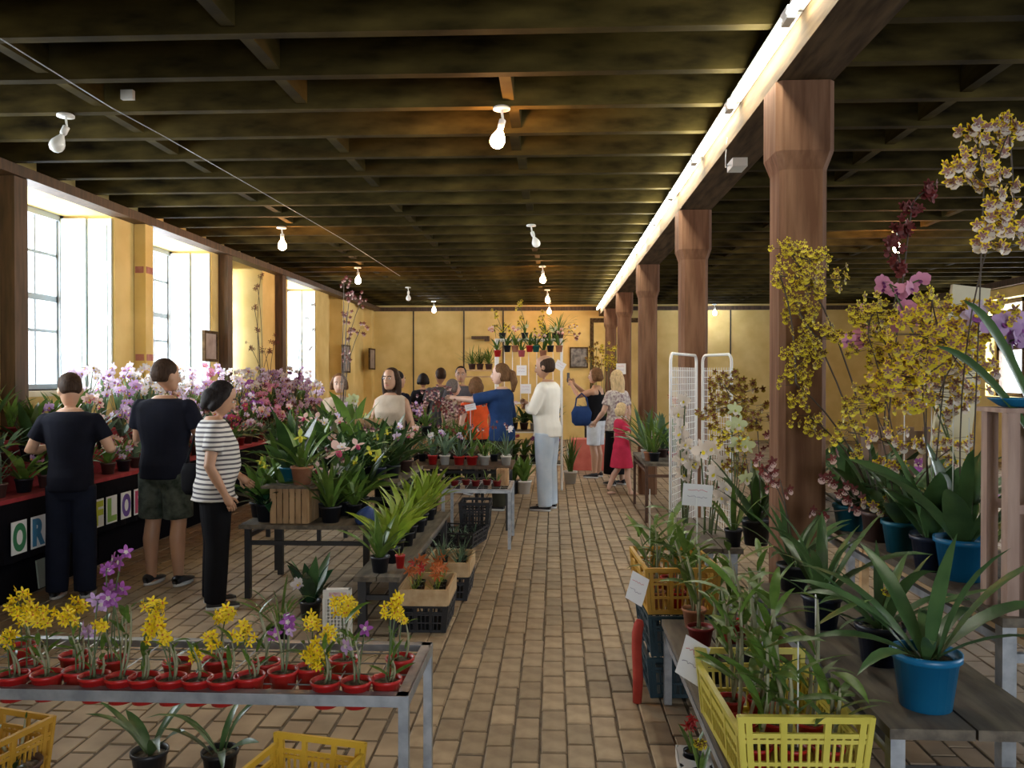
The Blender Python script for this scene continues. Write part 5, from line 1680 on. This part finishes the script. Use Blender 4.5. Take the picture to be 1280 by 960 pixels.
plant('plant with two tall upright dark paddle leaves in the middle of the island', (P(366, 560, 6.6).x, 6.6, .72), ('black', .07, .12), [('broad', 'dark', 6, (.45, .6), (1.1, 1.5), (.0, .3))], name='potted_plant', cat='plant')
plant('slipper orchid with a big spotted pink bloom near the island front', (P(425, 600, 6.2).x, 6.3, .53), ('black', .05, .1), [('strap', 'mid', 8, (.2, .3), (.5, 1.3), (.4, 1.2))], clusters=[(P(422, 563, 6.2), (0, 0, 0), 1, 'paph_pink', .2), (P(446, 556, 6.2), (0, 0, 0), 1, 'paph_pink', .14)])
plant('slipper orchid with a bright lime bloom over the low bench', (P(470, 610, 6.65).x, 6.8, .72), ('black', .05, .1), [('strap', 'mid', 8, (.2, .3), (.5, 1.3), (.4, 1.2))], clusters=[(P(472, 572, 6.5), (.02, .02, .02), 2, 'paph', .13)])
plant('tall orchid with a yellow-white bloom beside the slatted box', (P(442, 560, 7.4).x, 7.5, .72), ('black', .06, .1), [('strap', 'mid', 6, (.3, .5), (.8, 1.4), (.3, 1.0))], clusters=[(P(441, 498, 7.4), (.02, .02, .03), 2, 'catt_green', .13), (P(421, 530, 7.4), (.04, .04, .08), 5, 'catt_pale', .08)])
plant('plant with huge paddle leaves in front of the long-haired woman', (P(440, 520, 8.05).x, 8.05, .78), ('black', .07, .12), [('broad', 'mid', 5, (.5, .66), (.9, 1.4), (.1, .7))], name='potted_plant', cat='plant')
# low bench: bright leafy row
for i in range(9):
    y = 5.03 + i * .265
    plant('bright green fan-leaved plant on the low aisle bench, %s from the front' % ORD[i], (-1.07 + .02 * (i % 2), y, .37), ('black', .058, .10), [('fan', 'bright' if i else 'mid', 16, (.28, .42) if i else (.22, .34), (.75, 1.5), (.3, 1.1))], group='bright leafy plants on the low bench', name='potted_plant', cat='plant', seed=300 + i)
plant('tiny seedling in a small bright red pot at the edge of the low bench', (-.965, 5.14, .37), ('red', .03, .085), [('strap', 'bright', 4, (.06, .1), (.8, 1.4), (.2, .8))], name='potted_plant', cat='plant')
# trays
for i in range(6):
    x, y = -.80 + (-.07, .07)[i % 2], 5.08 + .13 * (i // 2)
    plant('orange-flowered plant in the nearer wooden tray, %s of six' % ORD[i], (x, y, .185), ('black', .035, .06), [('grass', 'bright', 8, (.08, .14), (.7, 1.4), (.4, 1.0))], clusters=[(Vector((x, y, .36)), (.04, .04, .05), 5, ri.choice(('tube_orange', 'tube_orange', 'tube_red')), None)], group='orange plants in the nearer tray', name='potted_plant', cat='plant', seed=320 + i)
for i in range(6):
    x, y = -.745 + (-.07, .07)[i % 2], 5.81 + .13 * (i // 2)
    plant('grey-green grassy plant in the farther wooden tray, %s of six' % ORD[i], (x, y, .185), ('black', .035, .06), [('grass', 'grey', 14, (.12, .2), (.6, 1.4), (.4, 1.2))], group='grey-green plants in the farther tray', name='potted_plant', cat='plant', seed=330 + i)
# behind the upright tray: white-flowered plant below the island table
plant('white-flowered glossy plant on the floor below the island front table', (P(385, 745, 5.2).x, 5.25, 0), ('black', .07, .13), [('broad', 'glossy', 8, (.25, .36), (.6, 1.3), (.4, 1.2)), ('broad', 'deep', 3, (.3, .4), (1.1, 1.4), (.1, .5))], clusters=[(P(372, 730, 5.12), (.02, .02, .02), 2, 'catt_white', .09)])
plant('spreading grassy plant on the floor left of the upright white tray', (P(350, 790, 4.75).x, 4.75, 0), ('black', .06, .11), [('grass', 'mid', 12, (.25, .36), (.5, 1.3), (.6, 1.4))], name='potted_plant', cat='plant')
# ================================================================ MIDDLE TABLES
for (px, potc, r, h, kind, m, lab, cl) in ((541, 'red', .05, .1, 'strap', 'grey', 'small plant in a red pot at the left of the brown table', 'catt_white'), (556, 'white', .055, .1, 'strap', 'grey', 'upright grey-green plant in a cream pot on the brown table', 'catt_pale'),
                                     (574, 'red', .06, .09, 'strap', 'grey', 'upright grey-green plant in a red pot, left of the red pair', 'catt_pale'), (590, 'red', .06, .09, 'strap', 'mid', 'green plant in a red pot, right of the red pair', None), (606, 'white', .055, .095, 'strap', 'mid', 'trailing plant in a white pot on the brown table', None), (633, 'white', .055, .095, 'grass', 'grey', 'plant in a white pot at the right end of the brown table', 'catt_white')):
    x = P(px, 580, 8.5).x
    c = [(Vector((x + ri.uniform(-.06, .06), 8.45, .66 + ri.uniform(.28, .42))), (.05, .05, .04), 3, cl, .06)] if cl else []
    plant(lab, (min(x, -.49), 8.5, .66), (potc, r, h), [(kind, m, 12, (.2, .36) if m == 'grey' else (.16, .26), (.7, 1.45), (.2, 1.2))], clusters=c, group='pots on the brown table', name='potted_plant', cat='plant')
for i in range(8):
    x = -1.42 + .13 * i
    plant('small seedling pot at the back of the brown table, %s from left' % ORD[i], (x, 8.85, .66), (ri.choice(('black', 'dred', 'white')), .045, .08), fol=('strap', 'mid', 12, (.5, 1.4), (.3, 1.4), .24), clusters=[(Vector((x, 8.8, .66 + ri.uniform(.25, .42))), (.07, .06, .05), 4, ri.choice(('dusk', 'wine', 'dusk')), .04)], group='seedling pots on the brown table', seed=360 + i)
for i in range(9):
    x, y = -1.66 + .17 * (i % 5), 9.72 + .34 * (i // 5)
    z = .858 if abs(x - P(531, 540, 9.75).x) < .16 and y < 10 else .70
    if z > .8:
        continue
    k = ('dusk', 'catt_lilac', 'wine', 'dusk')[i % 4]
    plant('bushy %s orchid on the dark back table, %s of the group' % ({'dusk': 'dusky purple', 'catt_lilac': 'lilac', 'wine': 'wine red'}[k], ORD[i]), (x, y, z), ('black', .065, .11), fol=('strap', 'mid', 14, (.5, 1.4), (.3, 1.3), .36), clusters=[(Vector((x + ri.uniform(-.1, .1), y + ri.uniform(-.1, .05), z + ri.uniform(.38, .6))), (.12, .1, .08), 9, k, .05) for _ in range(2)], group='bushy orchids on the back table', seed=380 + i)
plant('bushy dusky purple orchid in a black pot on the slatted box', (P(531, 540, 9.75).x, 9.85, .858), ('black', .07, .12), fol=('strap', 'mid', 18, (.5, 1.45), (.3, 1.3), .34), clusters=[(P(px, py, 9.75), (.14, .1, .09), 13, 'dusk', .05) for px, py in ((535, 495), (552, 488), (522, 508), (565, 500))])
for i in range(8):
    c = Vector((G(578, 672).x, 7.75, 0)) + Vector((-.14 + .093 * (i % 4), -.12 + .2 * (i // 4), .01))
    plant('small seedling in the black aisle crate, %s of eight' % ORD[i], c, ('black', .035, .07), fol=('strap', 'grey', 7, (.6, 1.4), (.3, 1.2), .13), group='seedlings in the black aisle crate', name='potted_plant', cat='plant', seed=400 + i)
for i in range(5):
    plant('flat seedling pot on the middle wire table, %s from left' % ORD[i], (-.93 + .1 * i, 7.7 + .07 * (i % 2), .549), ('dred', .04, .05), [('strap', 'mid', 5, (.06, .12), (.5, 1.3), (.3, 1.0))], group='seedlings on the middle wire table', name='potted_plant', cat='plant', seed=410 + i)
# centre stand: pots hung at the top rail
cxm = (cx0 + cx1) / 2
TOPF = {0: 'catt_blush', 1: 'lemon', 2: 'catt_blush', 3: 'catt_green', 4: 'lemon', 5: 'catt_blush', 6: 'lemon', 7: 'catt_green'}
HANG = [(622, 'red'), (634, 'black'), (644, 'terracotta'), (652, 'pink'), (662, 'red'), (670, 'green'), (679, 'terracotta'), (688, 'black'), (699, 'terracotta')]
for i, (px, pc) in enumerate(HANG):
    c = P(px, 440 if i % 3 else 446, CY - .27)
    t = plant('small orchid hung on the white stand in a %s pot, %s from left' % ({'red': 'red', 'pink': 'pink', 'green': 'green', 'black': 'black', 'terracotta': 'terracotta'}[pc], ORD[i]), c, (pc, .05, .09), fol=('strap', 'mid', 10, (.6, 1.45), (.3, 1.5), .26), group='pots hung on the white stand', seed=430 + i,
              clusters=[(P(px + ri.uniform(-5, 5), ri.uniform(408, 424), CY - .27), (.08, .06, .05), 4, TOPF[i % 8], .06)])
    MB().tube([(0, .05, .06), (0, .062, zt - c.z)], .004, 5).build('hanger', M['galv'], t)
for (px, py, Yq, lab) in ((618, 392, CY, 'tall yellow spray orchid at the left end of the stand top'), (650, 384, CY, 'tallest yellow spray orchid in the middle of the stand top'), (676, 394, CY, 'yellow spray orchid right of the middle on the stand top')):
    base = P(px + 6, 424, CY); base.z = zt; base.x = min(max(base.x, cx0 + .08), cx1 - .08)
    plant(lab, base, ('black', .05, .09), fol=('strap', 'mid', 9, (.7, 1.45), (.3, 1.3), .25), clusters=[(P(px, py + d, Yq), (.05, .05, .1), 6, 'lemon', .06) for d in (0, 14)], stem_r=.004)
plant('bushy fern-like green plant at the right end of the stand top', Vector((cx1 - .03, CY, zt)), ('brown', .06, .1), fol=('grass', 'mid', 40, (.0, 1.4), (.6, 1.8), .40), name='potted_plant', cat='plant')
plant('pale yellow and brown orchid spray leaning off the right end of the stand', Vector((cx1 - .09, CY + .12, zt)), ('black', .05, .09), fol=('strap', 'mid', 9, (.4, 1.3), (.3, 1.3), .3), clusters=[(P(716, 410, CY), (.08, .06, .08), 7, 'oncid', .06), (P(722, 420, CY), (.06, .06, .05), 5, 'maroon', .06)])
for lev, (z, nn) in enumerate(((.824, 6), (.374, 6))):
    for i in range(nn):
        x = cx0 + .1 + (cx1 - cx0 - .2) * i / (nn - 1)
        plant('leafy plant on the %s shelf of the white stand, %s from left' % (('middle', 'bottom')[lev], ORD[i]), (x, CY + ri.uniform(-.06, .06), z), (ri.choice(('black', 'white', 'brown')), .06, .1), fol=(ri.choice(('strap', 'lance')), ri.choice(('mid', 'dark')), 14, (.4, 1.4), (.3, 1.5), .34), clusters=[(Vector((x, CY - .1, z + .35)), (.1, .06, .06), 3, ri.choice(('catt_rose', 'catt_purple', 'catt_pale')), .07)] if i % 2 else [], group='plants on the shelves of the white stand', name='potted_plant', cat='plant', seed=450 + lev * 10 + i)
for (px, py, pc, lab, hgt) in ((713, 604, 'white', 'tall narrow bush in a white pot on the floor behind the man in white', .62), (655, 585, 'white', 'leafy plant in a white pot on the floor left of the man in white', .42), (640, 590, 'black', 'dark leafy plant on the floor beside the pointing woman', .4), (602, 600, 'black', 'leafy plant on the floor below the brown table', .36)):
    c = G(px, py)
    c.y = min(c.y, 12.6)
    plant(lab, (P(px, 500, c.y if px > 690 else 11.05).x, c.y if px > 690 else 11.05, 0), (pc, .10, .18), fol=('grass' if px > 690 else 'lance', 'mid', 30, (.8, 1.5), (.1, .8), hgt), name='potted_plant', cat='plant')
# high shelf by the end wall with bushy greens
sh = board_table('tall_shelf', 'tall narrow shelf table near the end wall carrying a bushy plant', P(575, 462, 15.5).x, P(632, 462, 15.5).x, 15.3, 15.7, P(600, 462, 15.5).z, M['benchlight'], M['benchlight'])
for i, px in enumerate((590, 600, 611)):
    plant('bushy fine-leaved plant on the tall shelf near the end wall, %s from left' % ORD[i], (P(px, 460, 15.5).x, 15.5, P(600, 462, 15.5).z), ('brown', .07, .11), fol=('grass', 'mid', 40, (.2, 1.5), (.2, 1.2), .42), group='bushes on the tall shelf', name='potted_plant', cat='plant')
# tall bush of brown-yellow sprays near the far columns
bs_ = board_table('display_table', 'low dark table with tall yellow-brown sprays near the far columns', .55, 1.08, 14.9, 15.6, .7, M['darkwood'], M['blacksteel'])
for i, (px, kind) in enumerate(((742, 'olive'), (755, 'lemon'), (766, 'golden'))):
    x = P(px, 450, 15.2).x
    x = min(max(x, .62), 1.02)
    plant('tall %s flowered spray bush near the far columns, %s from left' % ({'olive': 'olive brown', 'lemon': 'lemon', 'golden': 'golden'}[kind], ORD[i]), (x, 15.1 + .12 * i, .7), ('black', .08, .14), fol=('strap', 'mid', 12, (.6, 1.4), (.2, 1.2), .5), clusters=[(P(px + dx, py, 15.2), (.16, .12, .12), 12, kind, .07) for dx, py in ((-3, 448), (4, 434), (8, 455))], group='tall sprays near the far columns', stem_r=.005)
# table by the columns
for i, (px, Y, pc, fk) in enumerate(((797, 9.2, 'terracotta', None), (806, 9.5, 'white', 'catt_white'), (818, 9.15, 'black', 'dusk'), (828, 9.6, 'brown', None), (842, 9.2, 'red', 'tube_orange'), (838, 9.9, 'black', 'tube_orange'), (815, 10.0, 'black', None))):
    x = P(px, 570, Y).x
    x = max(x, 1.06)
    plant('grassy-leaved plant in a %s pot on the table by the columns, %s in the group' % (pc, ORD[i]), (x, Y, .64), (pc, .06, .1), [('strap' if i % 2 else 'grass', ('mid', 'grey')[i % 2], 14, (.4, .62), (.6, 1.45), (.3, 1.3))], clusters=[(P(px + 4, 500 if 'tube' in fk else 545, Y), (.08, .08, .06), 5, fk, None)] if fk else [], group='plants on the table by the columns', name='potted_plant', cat='plant', seed=480 + i)
# ================================================================ RIGHT HAND ORCHIDS
def cl3(lst, Y, dy=.12, seed=1):
    rr = random.Random(seed)
    out = []
    for (px, py, rx, ry, n, kind) in lst:
        yy = Y + rr.uniform(-dy, dy)
        k = yy / FPX
        out.append((P(px, py, yy), (rx * k, rx * k * .8, ry * k), int(n * 1.75) if n > 5 and kind in ('oncid', 'oncid_y', 'lemon', 'golden', 'olive', 'wine') else n, kind, FSIZE[kind] * 1.12 if kind in FSIZE else None))
    return out
def on(px, py, z, ymax=99, ymin=0):
    c = G(px, py, z)
    if c.y > ymax or c.y < ymin:
        yy = min(max(c.y, ymin), ymax)
        c = P(px, py, yy)
        c.z = z
    return c
# lower bench: black and blue pots with long strap leaves
ZB, ZU = .60, .80
plant('strap-leaved orchid in a bright blue pot on the front corner of the lower bench', on(1157, 882, ZB), ('blue', .094, .165), [('strap', 'deep', 14, (.34, .52), (.5, 1.4), (.5, 1.7))], seed=11, cat='orchid')
plant('strap-leaved orchid in a black pot just behind the bright blue pot', on(1100, 828, ZB), ('navy', .078, .135), [('strap', 'deep', 14, (.28, .44), (.5, 1.4), (.4, 1.6))], seed=12, clusters=[(P(1108, 742, 2.8), (.01, .01, .01), 2, 'lemon', .03)])
plant('strap-leaved orchid in a black pot in the middle of the lower bench', on(1027, 783, ZB), ('navy', .074, .125), [('strap', 'deep', 14, (.3, .45), (.6, 1.4), (.4, 1.5))], seed=13)
plant('strap-leaved orchid in a black pot at the far end of the lower bench', on(992, 727, ZB, 3.83), ('black', .072, .12), [('strap', 'deep', 14, (.28, .42), (.6, 1.4), (.4, 1.5))], seed=14,
      clusters=cl3(((975, 600, 22, 20, 8, 'maroon'), (955, 585, 18, 22, 7, 'maroon')), 3.85, .05, 5), stem_m='brown')
plant('dark-potted orchid with arching olive-brown sprays in front of the white rack', (P(945, 700, 4.85).x, 4.85, ZB), ('black', .085, .15), [('strap', 'dark', 9, (.35, .5), (.7, 1.4), (.2, 1.2)), ('broad', 'dark', 3, (.3, .4), (.8, 1.3), (.2, .8))], seed=15, chain=3, stem_m='brown',
      clusters=cl3(((905, 480, 28, 20, 24, 'olive'), (930, 500, 30, 26, 28, 'olive'), (895, 512, 24, 22, 18, 'olive'), (945, 520, 28, 22, 20, 'olive'), (915, 545, 26, 22, 16, 'golden'), (925, 575, 26, 24, 14, 'olive')), 4.85, .15, 6))
plant('maroon-flowered orchid in a brown pot beside the nearest column', (P(965, 690, 5.3).x, 5.35, ZB), ('brown', .07, .12), [('strap', 'dark', 8, (.3, .45), (.7, 1.4), (.2, 1.2))], seed=16, stem_m='brown',
      clusters=cl3(((960, 545, 18, 20, 7, 'maroon'), (985, 565, 14, 20, 6, 'maroon'), (905, 612, 14, 12, 5, 'maroon')), 5.2, .08, 8))
# higher bench: blue and teal pots carrying the tall yellow sprays
plant('orchid in a large blue pot on the higher bench with sprays to the upper right', on(1205, 728, ZU) + Vector((.02, .06, 0)), ('blue', .095, .16), [('broad', 'deep', 7, (.35, .55), (.8, 1.45), (.1, .9)), ('strap', 'deep', 5, (.35, .5), (.6, 1.3), (.3, 1.2))], seed=21, chain=3, stakes=((-.03, .7), (.03, .62)),
      clusters=cl3(((1232, 172, 40, 26, 15, 'oncid'), (1215, 215, 34, 24, 14, 'oncid'), (1250, 235, 26, 34, 14, 'oncid'), (1240, 290, 24, 30, 11, 'oncid'), (1262, 165, 16, 24, 7, 'oncid'), (1268, 285, 12, 34, 8, 'oncid')), 2.95, .06, 2), stem_m='brown')
plant('orchid in a dark blue pot on the higher bench with the densest yellow-brown sprays', on(1165, 712, ZU), ('navy', .08, .14), [('broad', 'deep', 6, (.3, .45), (.7, 1.4), (.2, 1.0))], seed=22, chain=3, stakes=((.0, .7),), stem_m='brown',
      clusters=cl3(((1150, 420, 42, 40, 34, 'oncid_y'), (1195, 430, 44, 40, 34, 'oncid_y'), (1130, 480, 44, 34, 30, 'oncid_y'), (1190, 395, 44, 24, 16, 'oncid_y'), (1175, 490, 44, 34, 26, 'oncid'), (1250, 395, 24, 24, 9, 'oncid_y'), (1165, 375, 22, 14, 6, 'lemon'), (1215, 470, 30, 28, 14, 'oncid')), 3.3, .16, 3))
plant('orchid in a teal pot on the higher bench with yellow-brown sprays at mid height', on(1128, 690, ZU), ('teal', .085, .14), [('broad', 'deep', 7, (.28, .42), (.6, 1.35), (.2, 1.1))], seed=23, chain=3, stakes=((.01, .66),), stem_m='brown',
      clusters=cl3(((1085, 420, 36, 34, 26, 'golden'), (1095, 385, 30, 22, 14, 'lemon'), (1115, 450, 34, 34, 24, 'golden'), (1090, 500, 40, 28, 20, 'golden'), (1120, 560, 40, 30, 13, 'oncid'), (1060, 540, 34, 30, 12, 'golden'), (1190, 560, 34, 30, 10, 'oncid')), 3.65, .16, 4))
plant('orchid in a teal pot farther along the higher bench with maroon flowers', on(1062, 662, ZU), ('teal', .08, .13), [('broad', 'deep', 7, (.26, .4), (.6, 1.35), (.2, 1.1))], seed=24, chain=3, stem_m='brown',
      clusters=cl3(((1055, 610, 18, 18, 5, 'maroon'), (1070, 625, 16, 14, 4, 'maroon'), (1040, 585, 24, 22, 8, 'maroon'), (1100, 628, 20, 18, 5, 'oncid'), (1025, 640, 16, 14, 4, 'maroon')), 3.9, .1, 7))
plant('tall golden spray orchid in a brown pot beside the nearest column', (1.54, 3.98, ZU), ('brown', .08, .14), [('broad', 'dark', 6, (.3, .45), (.6, 1.35), (.2, 1.0))], seed=25, chain=3, stem_m='brown', stem_r=.004,
      clusters=cl3(((985, 312, 26, 12, 15, 'lemon'), (1012, 325, 26, 18, 20, 'lemon'), (1010, 355, 32, 20, 24, 'golden'), (1000, 390, 26, 24, 20, 'golden'), (1020, 420, 30, 24, 24, 'lemon'), (1000, 445, 26, 26, 20, 'lemon'), (995, 480, 24, 24, 14, 'golden'), (975, 345, 14, 16, 6, 'lemon'), (1050, 350, 10, 26, 6, 'golden'), (1010, 520, 28, 28, 14, 'golden')), 4.05, .06, 9))
plant('wine-red spray orchid rising behind the yellow sprays to the ceiling', (1.72, 4.4, ZU), ('brown', .075, .13), [('broad', 'dark', 5, (.3, .45), (.6, 1.35), (.2, 1.0))], seed=26, chain=3, stem_m='brown', stem_r=.004,
      clusters=cl3(((1125, 335, 14, 12, 8, 'wine'), (1120, 310, 16, 14, 9, 'wine'), (1128, 285, 14, 14, 8, 'wine'), (1140, 258, 14, 10, 6, 'wine'), (1160, 238, 16, 10, 8, 'wine')), 4.2, .05, 10))
plant('pink moth orchid among the yellow sprays', (1.84, 3.75, ZU), ('black', .075, .13), [('broad', 'mid', 6, (.25, .35), (.2, .9), (.2, .8))], seed=27, chain=3, stem_r=.004,
      clusters=cl3(((1112, 355, 16, 8, 4, 'phal_pink'), (1130, 362, 14, 8, 3, 'phal_pink'), (1150, 350, 5, 5, 1, 'phal_pink'), (1085, 395, 14, 10, 4, 'phal_pink'), (1132, 400, 14, 18, 5, 'phal_pink'), (1072, 425, 12, 12, 4, 'phal_pink')), 3.75, .04, 11))
plant('lilac moth orchid behind the long leaf at the right edge', (1.88, 3.15, ZU), ('black', .075, .13), [('broad', 'mid', 5, (.25, .35), (.2, .9), (.2, .8))], seed=28, chain=3, stem_r=.004,
      clusters=cl3(((1248, 412, 14, 12, 4, 'phal_lilac'), (1270, 400, 10, 14, 3, 'phal_lilac'), (1225, 395, 12, 12, 3, 'catt_pale'), (1262, 430, 12, 8, 2, 'phal_lilac')), 3.15, .03, 12))
# long arching leaves that cross the right edge
t = plant('plant with long arching dark leaves at the right edge above the wooden frame', (1.86, 2.86, ZU), ('navy', .07, .13), [('strap', 'deep', 4, (.35, .5), (.9, 1.4), (.3, .9))], seed=29, name='potted_plant', cat='plant')
for (a, b, c, w) in (((1280, 500), (1262, 410), (1205, 375), .032), ((1280, 505), (1225, 445), (1170, 432), .018)):
    p0, p1, p2 = P(*a, 2.82), P(*b, 2.75), P(*c, 2.7)
    root = Vector((1.86, 2.86, .93))
    mb = MB()
    n = 12
    ctrl = [root, p0, p1, p2]
    pts = []
    for i in range(n + 1):
        u = i / n
        pts.append((1 - u) ** 3 * ctrl[0] + 3 * u * (1 - u) ** 2 * ctrl[1] + 3 * u * u * (1 - u) * (ctrl[1] * .0 + ctrl[2] * 1.0) + u ** 3 * ctrl[3])
    vv, ff = [], []
    for i, p in enumerate(pts):
        u = i / n
        ww = w * min(1, .4 + 2 * u) * (1 - max(0, (u - .6) / .4) ** 2) + .001
        vv += [p - t.location + Vector((0, 0, -ww)), p - t.location + Vector((0, .006, 0)), p - t.location + Vector((0, 0, ww))]
    for i in range(n):
        q = 3 * i
        ff += [(q, q + 1, q + 4, q + 3), (q + 1, q + 2, q + 5, q + 4)]
    mb.add(vv, ff)
    mb.build('leaf', LM['deep'], t, True)
# extra dark leafy pots filling the higher bench
for i, (x, y) in enumerate(((1.58, 3.55), (1.9, 4.1), (1.6, 4.55), (1.85, 4.95), (1.65, 5.35))):
    plant('broad-leaved orchid without flowers deep in the higher bench, %s from the front' % ORD[i], (x, y, ZU), (('navy', 'teal', 'black', 'brown', 'black')[i], .07, .12), [('broad', 'deep', 7, (.25, .42), (.7, 1.4), (.2, 1.0)), ('strap', 'dark', 4, (.3, .45), (.7, 1.3), (.3, 1.0))], group='leafy orchids deep in the higher bench', seed=500 + i)
# pine bench behind: a few purple and leafy pots
for i in range(7):
    x, y = 2.45 + .12 * (i % 2), 3.4 + .36 * i
    plant('leafy orchid on the raw pine bench, %s from the front' % ORD[i], (x, y, .42), ('black', .075, .13), fol=('strap', 'mid', 12, (.5, 1.4), (.2, 1.2), .42), clusters=[(Vector((x, y, .95)), (.12, .1, .1), 6, ('catt_purple', 'catt_lilac', 'oncid')[i % 3], .07)], group='orchids on the raw pine bench', seed=520 + i)
# white cattleyas by the wire rack
plant('white orchid with a column of blooms against the left wire rack', (P(856, 650, 5.55).x, 5.55, 0), ('black', .09, .16), [('strap', 'mid', 8, (.4, .6), (.9, 1.45), (.1, .7))], seed=31, stem_r=.005,
      clusters=[(P(px, py, 5.5), (.03, .03, .03), n, 'catt_cream', .12) for px, py, n in ((856, 503, 1), (848, 520, 2), (851, 537, 2), (858, 555, 2), (855, 572, 2), (866, 580, 2), (852, 596, 1))])
plant('white orchid with large drooping blooms above the hand-written price card', (P(895, 660, 5.05).x - .02, 5.25, 0), ('black', .09, .16), [('strap', 'mid', 8, (.4, .6), (.9, 1.45), (.1, .7))], seed=32, stem_r=.005,
      clusters=[(P(px, py, 5.0), (.02, .02, .02), 1, 'catt_cream', .14) for px, py in ((903, 575), (890, 560), (905, 608), (895, 590), (876, 565), (898, 622))])
plant('pale green orchid with four blooms below the olive sprays', (P(922, 660, 4.78).x - .02, 4.80, ZB), ('black', .05, .1), [('strap', 'mid', 5, (.25, .35), (.7, 1.4), (.2, 1.0))], seed=33,
      clusters=[(P(px, py, 4.65), (.01, .01, .01), 1, 'catt_green', .10) for px, py in ((918, 512), (913, 534), (924, 531), (921, 557), (933, 557), (934, 597))])
# crate of cane orchids, lower right
rc = random.Random(9)
for i in range(8):
    x = .70 + (-.105, .0, .105)[i % 3]
    y = 2.45 + .175 * (i // 3)
    plant('cane orchid in a red pot in the bright yellow crate, %s of eight' % ORD[i], (x, y, .412), ('red', .046, .085), canes=[(rc.uniform(.2, .42), rc.uniform(.05, .25), rc.uniform(0, 6.3), rc.randint(4, 6), (.12, .20), 'mid') for _ in range(2)], group='cane orchids in the bright yellow crate', seed=600 + i, stakes=((.02, rc.uniform(.3, .5)),) if i in (1, 5) else ())
for i in range(8):
    x = .62 + (-.10, .0, .10)[i % 3]
    y = 4.17 + .15 * (i // 3)
    plant('leafy cane orchid in the amber crate, %s of eight' % ORD[i], (x, y, .419), ('red' if i % 2 else 'terracotta', .043, .08), canes=[(rc.uniform(.2, .42), rc.uniform(.05, .25), rc.uniform(0, 6.3), rc.randint(4, 6), (.10, .18), 'mid') for _ in range(2)], group='cane orchids in the amber crate', seed=620 + i, stakes=((.0, .55),) if i in (2, 6) else ())
# pots on the low board between the crates
for i, (x, y, pc) in enumerate(((.80, 3.32, 'black'), (.62, 3.22, 'black'), (.80, 3.7, 'red'), (.64, 3.62, 'dred'), (.66, 3.9, 'terracotta'), (.82, 3.5, 'dred'))):
    plant('cane orchid in a %s pot between the two right crates, %s of six' % ({'dred': 'dark red'}.get(pc, pc), ORD[i]), (x, y, .40), (pc, .055, .09), canes=[(rc.uniform(.2, .4), rc.uniform(.05, .3), rc.uniform(0, 6.3), 5, (.12, .2), 'mid') for _ in range(2)], group='cane orchids between the crates', seed=640 + i)
# red flower standing in the foam holder
for (dy, lab, kind) in ((.09, 'red-flowered plant in the rear hole of the foam pot holder', 'tube_red'), (-.09, 'pale-flowered plant in the front hole of the foam pot holder', 'lemon')):
    c = Vector((0.56, 3.25 + dy, .012))
    plant(lab, c, ('black', .035, .06), [('strap', 'mid', 4, (.1, .2), (.9, 1.4), (.1, .6))], clusters=[(c + Vector((-.01, 0, .17)), (.03, .03, .03), 9 if kind == 'tube_red' else 4, kind, .045)])
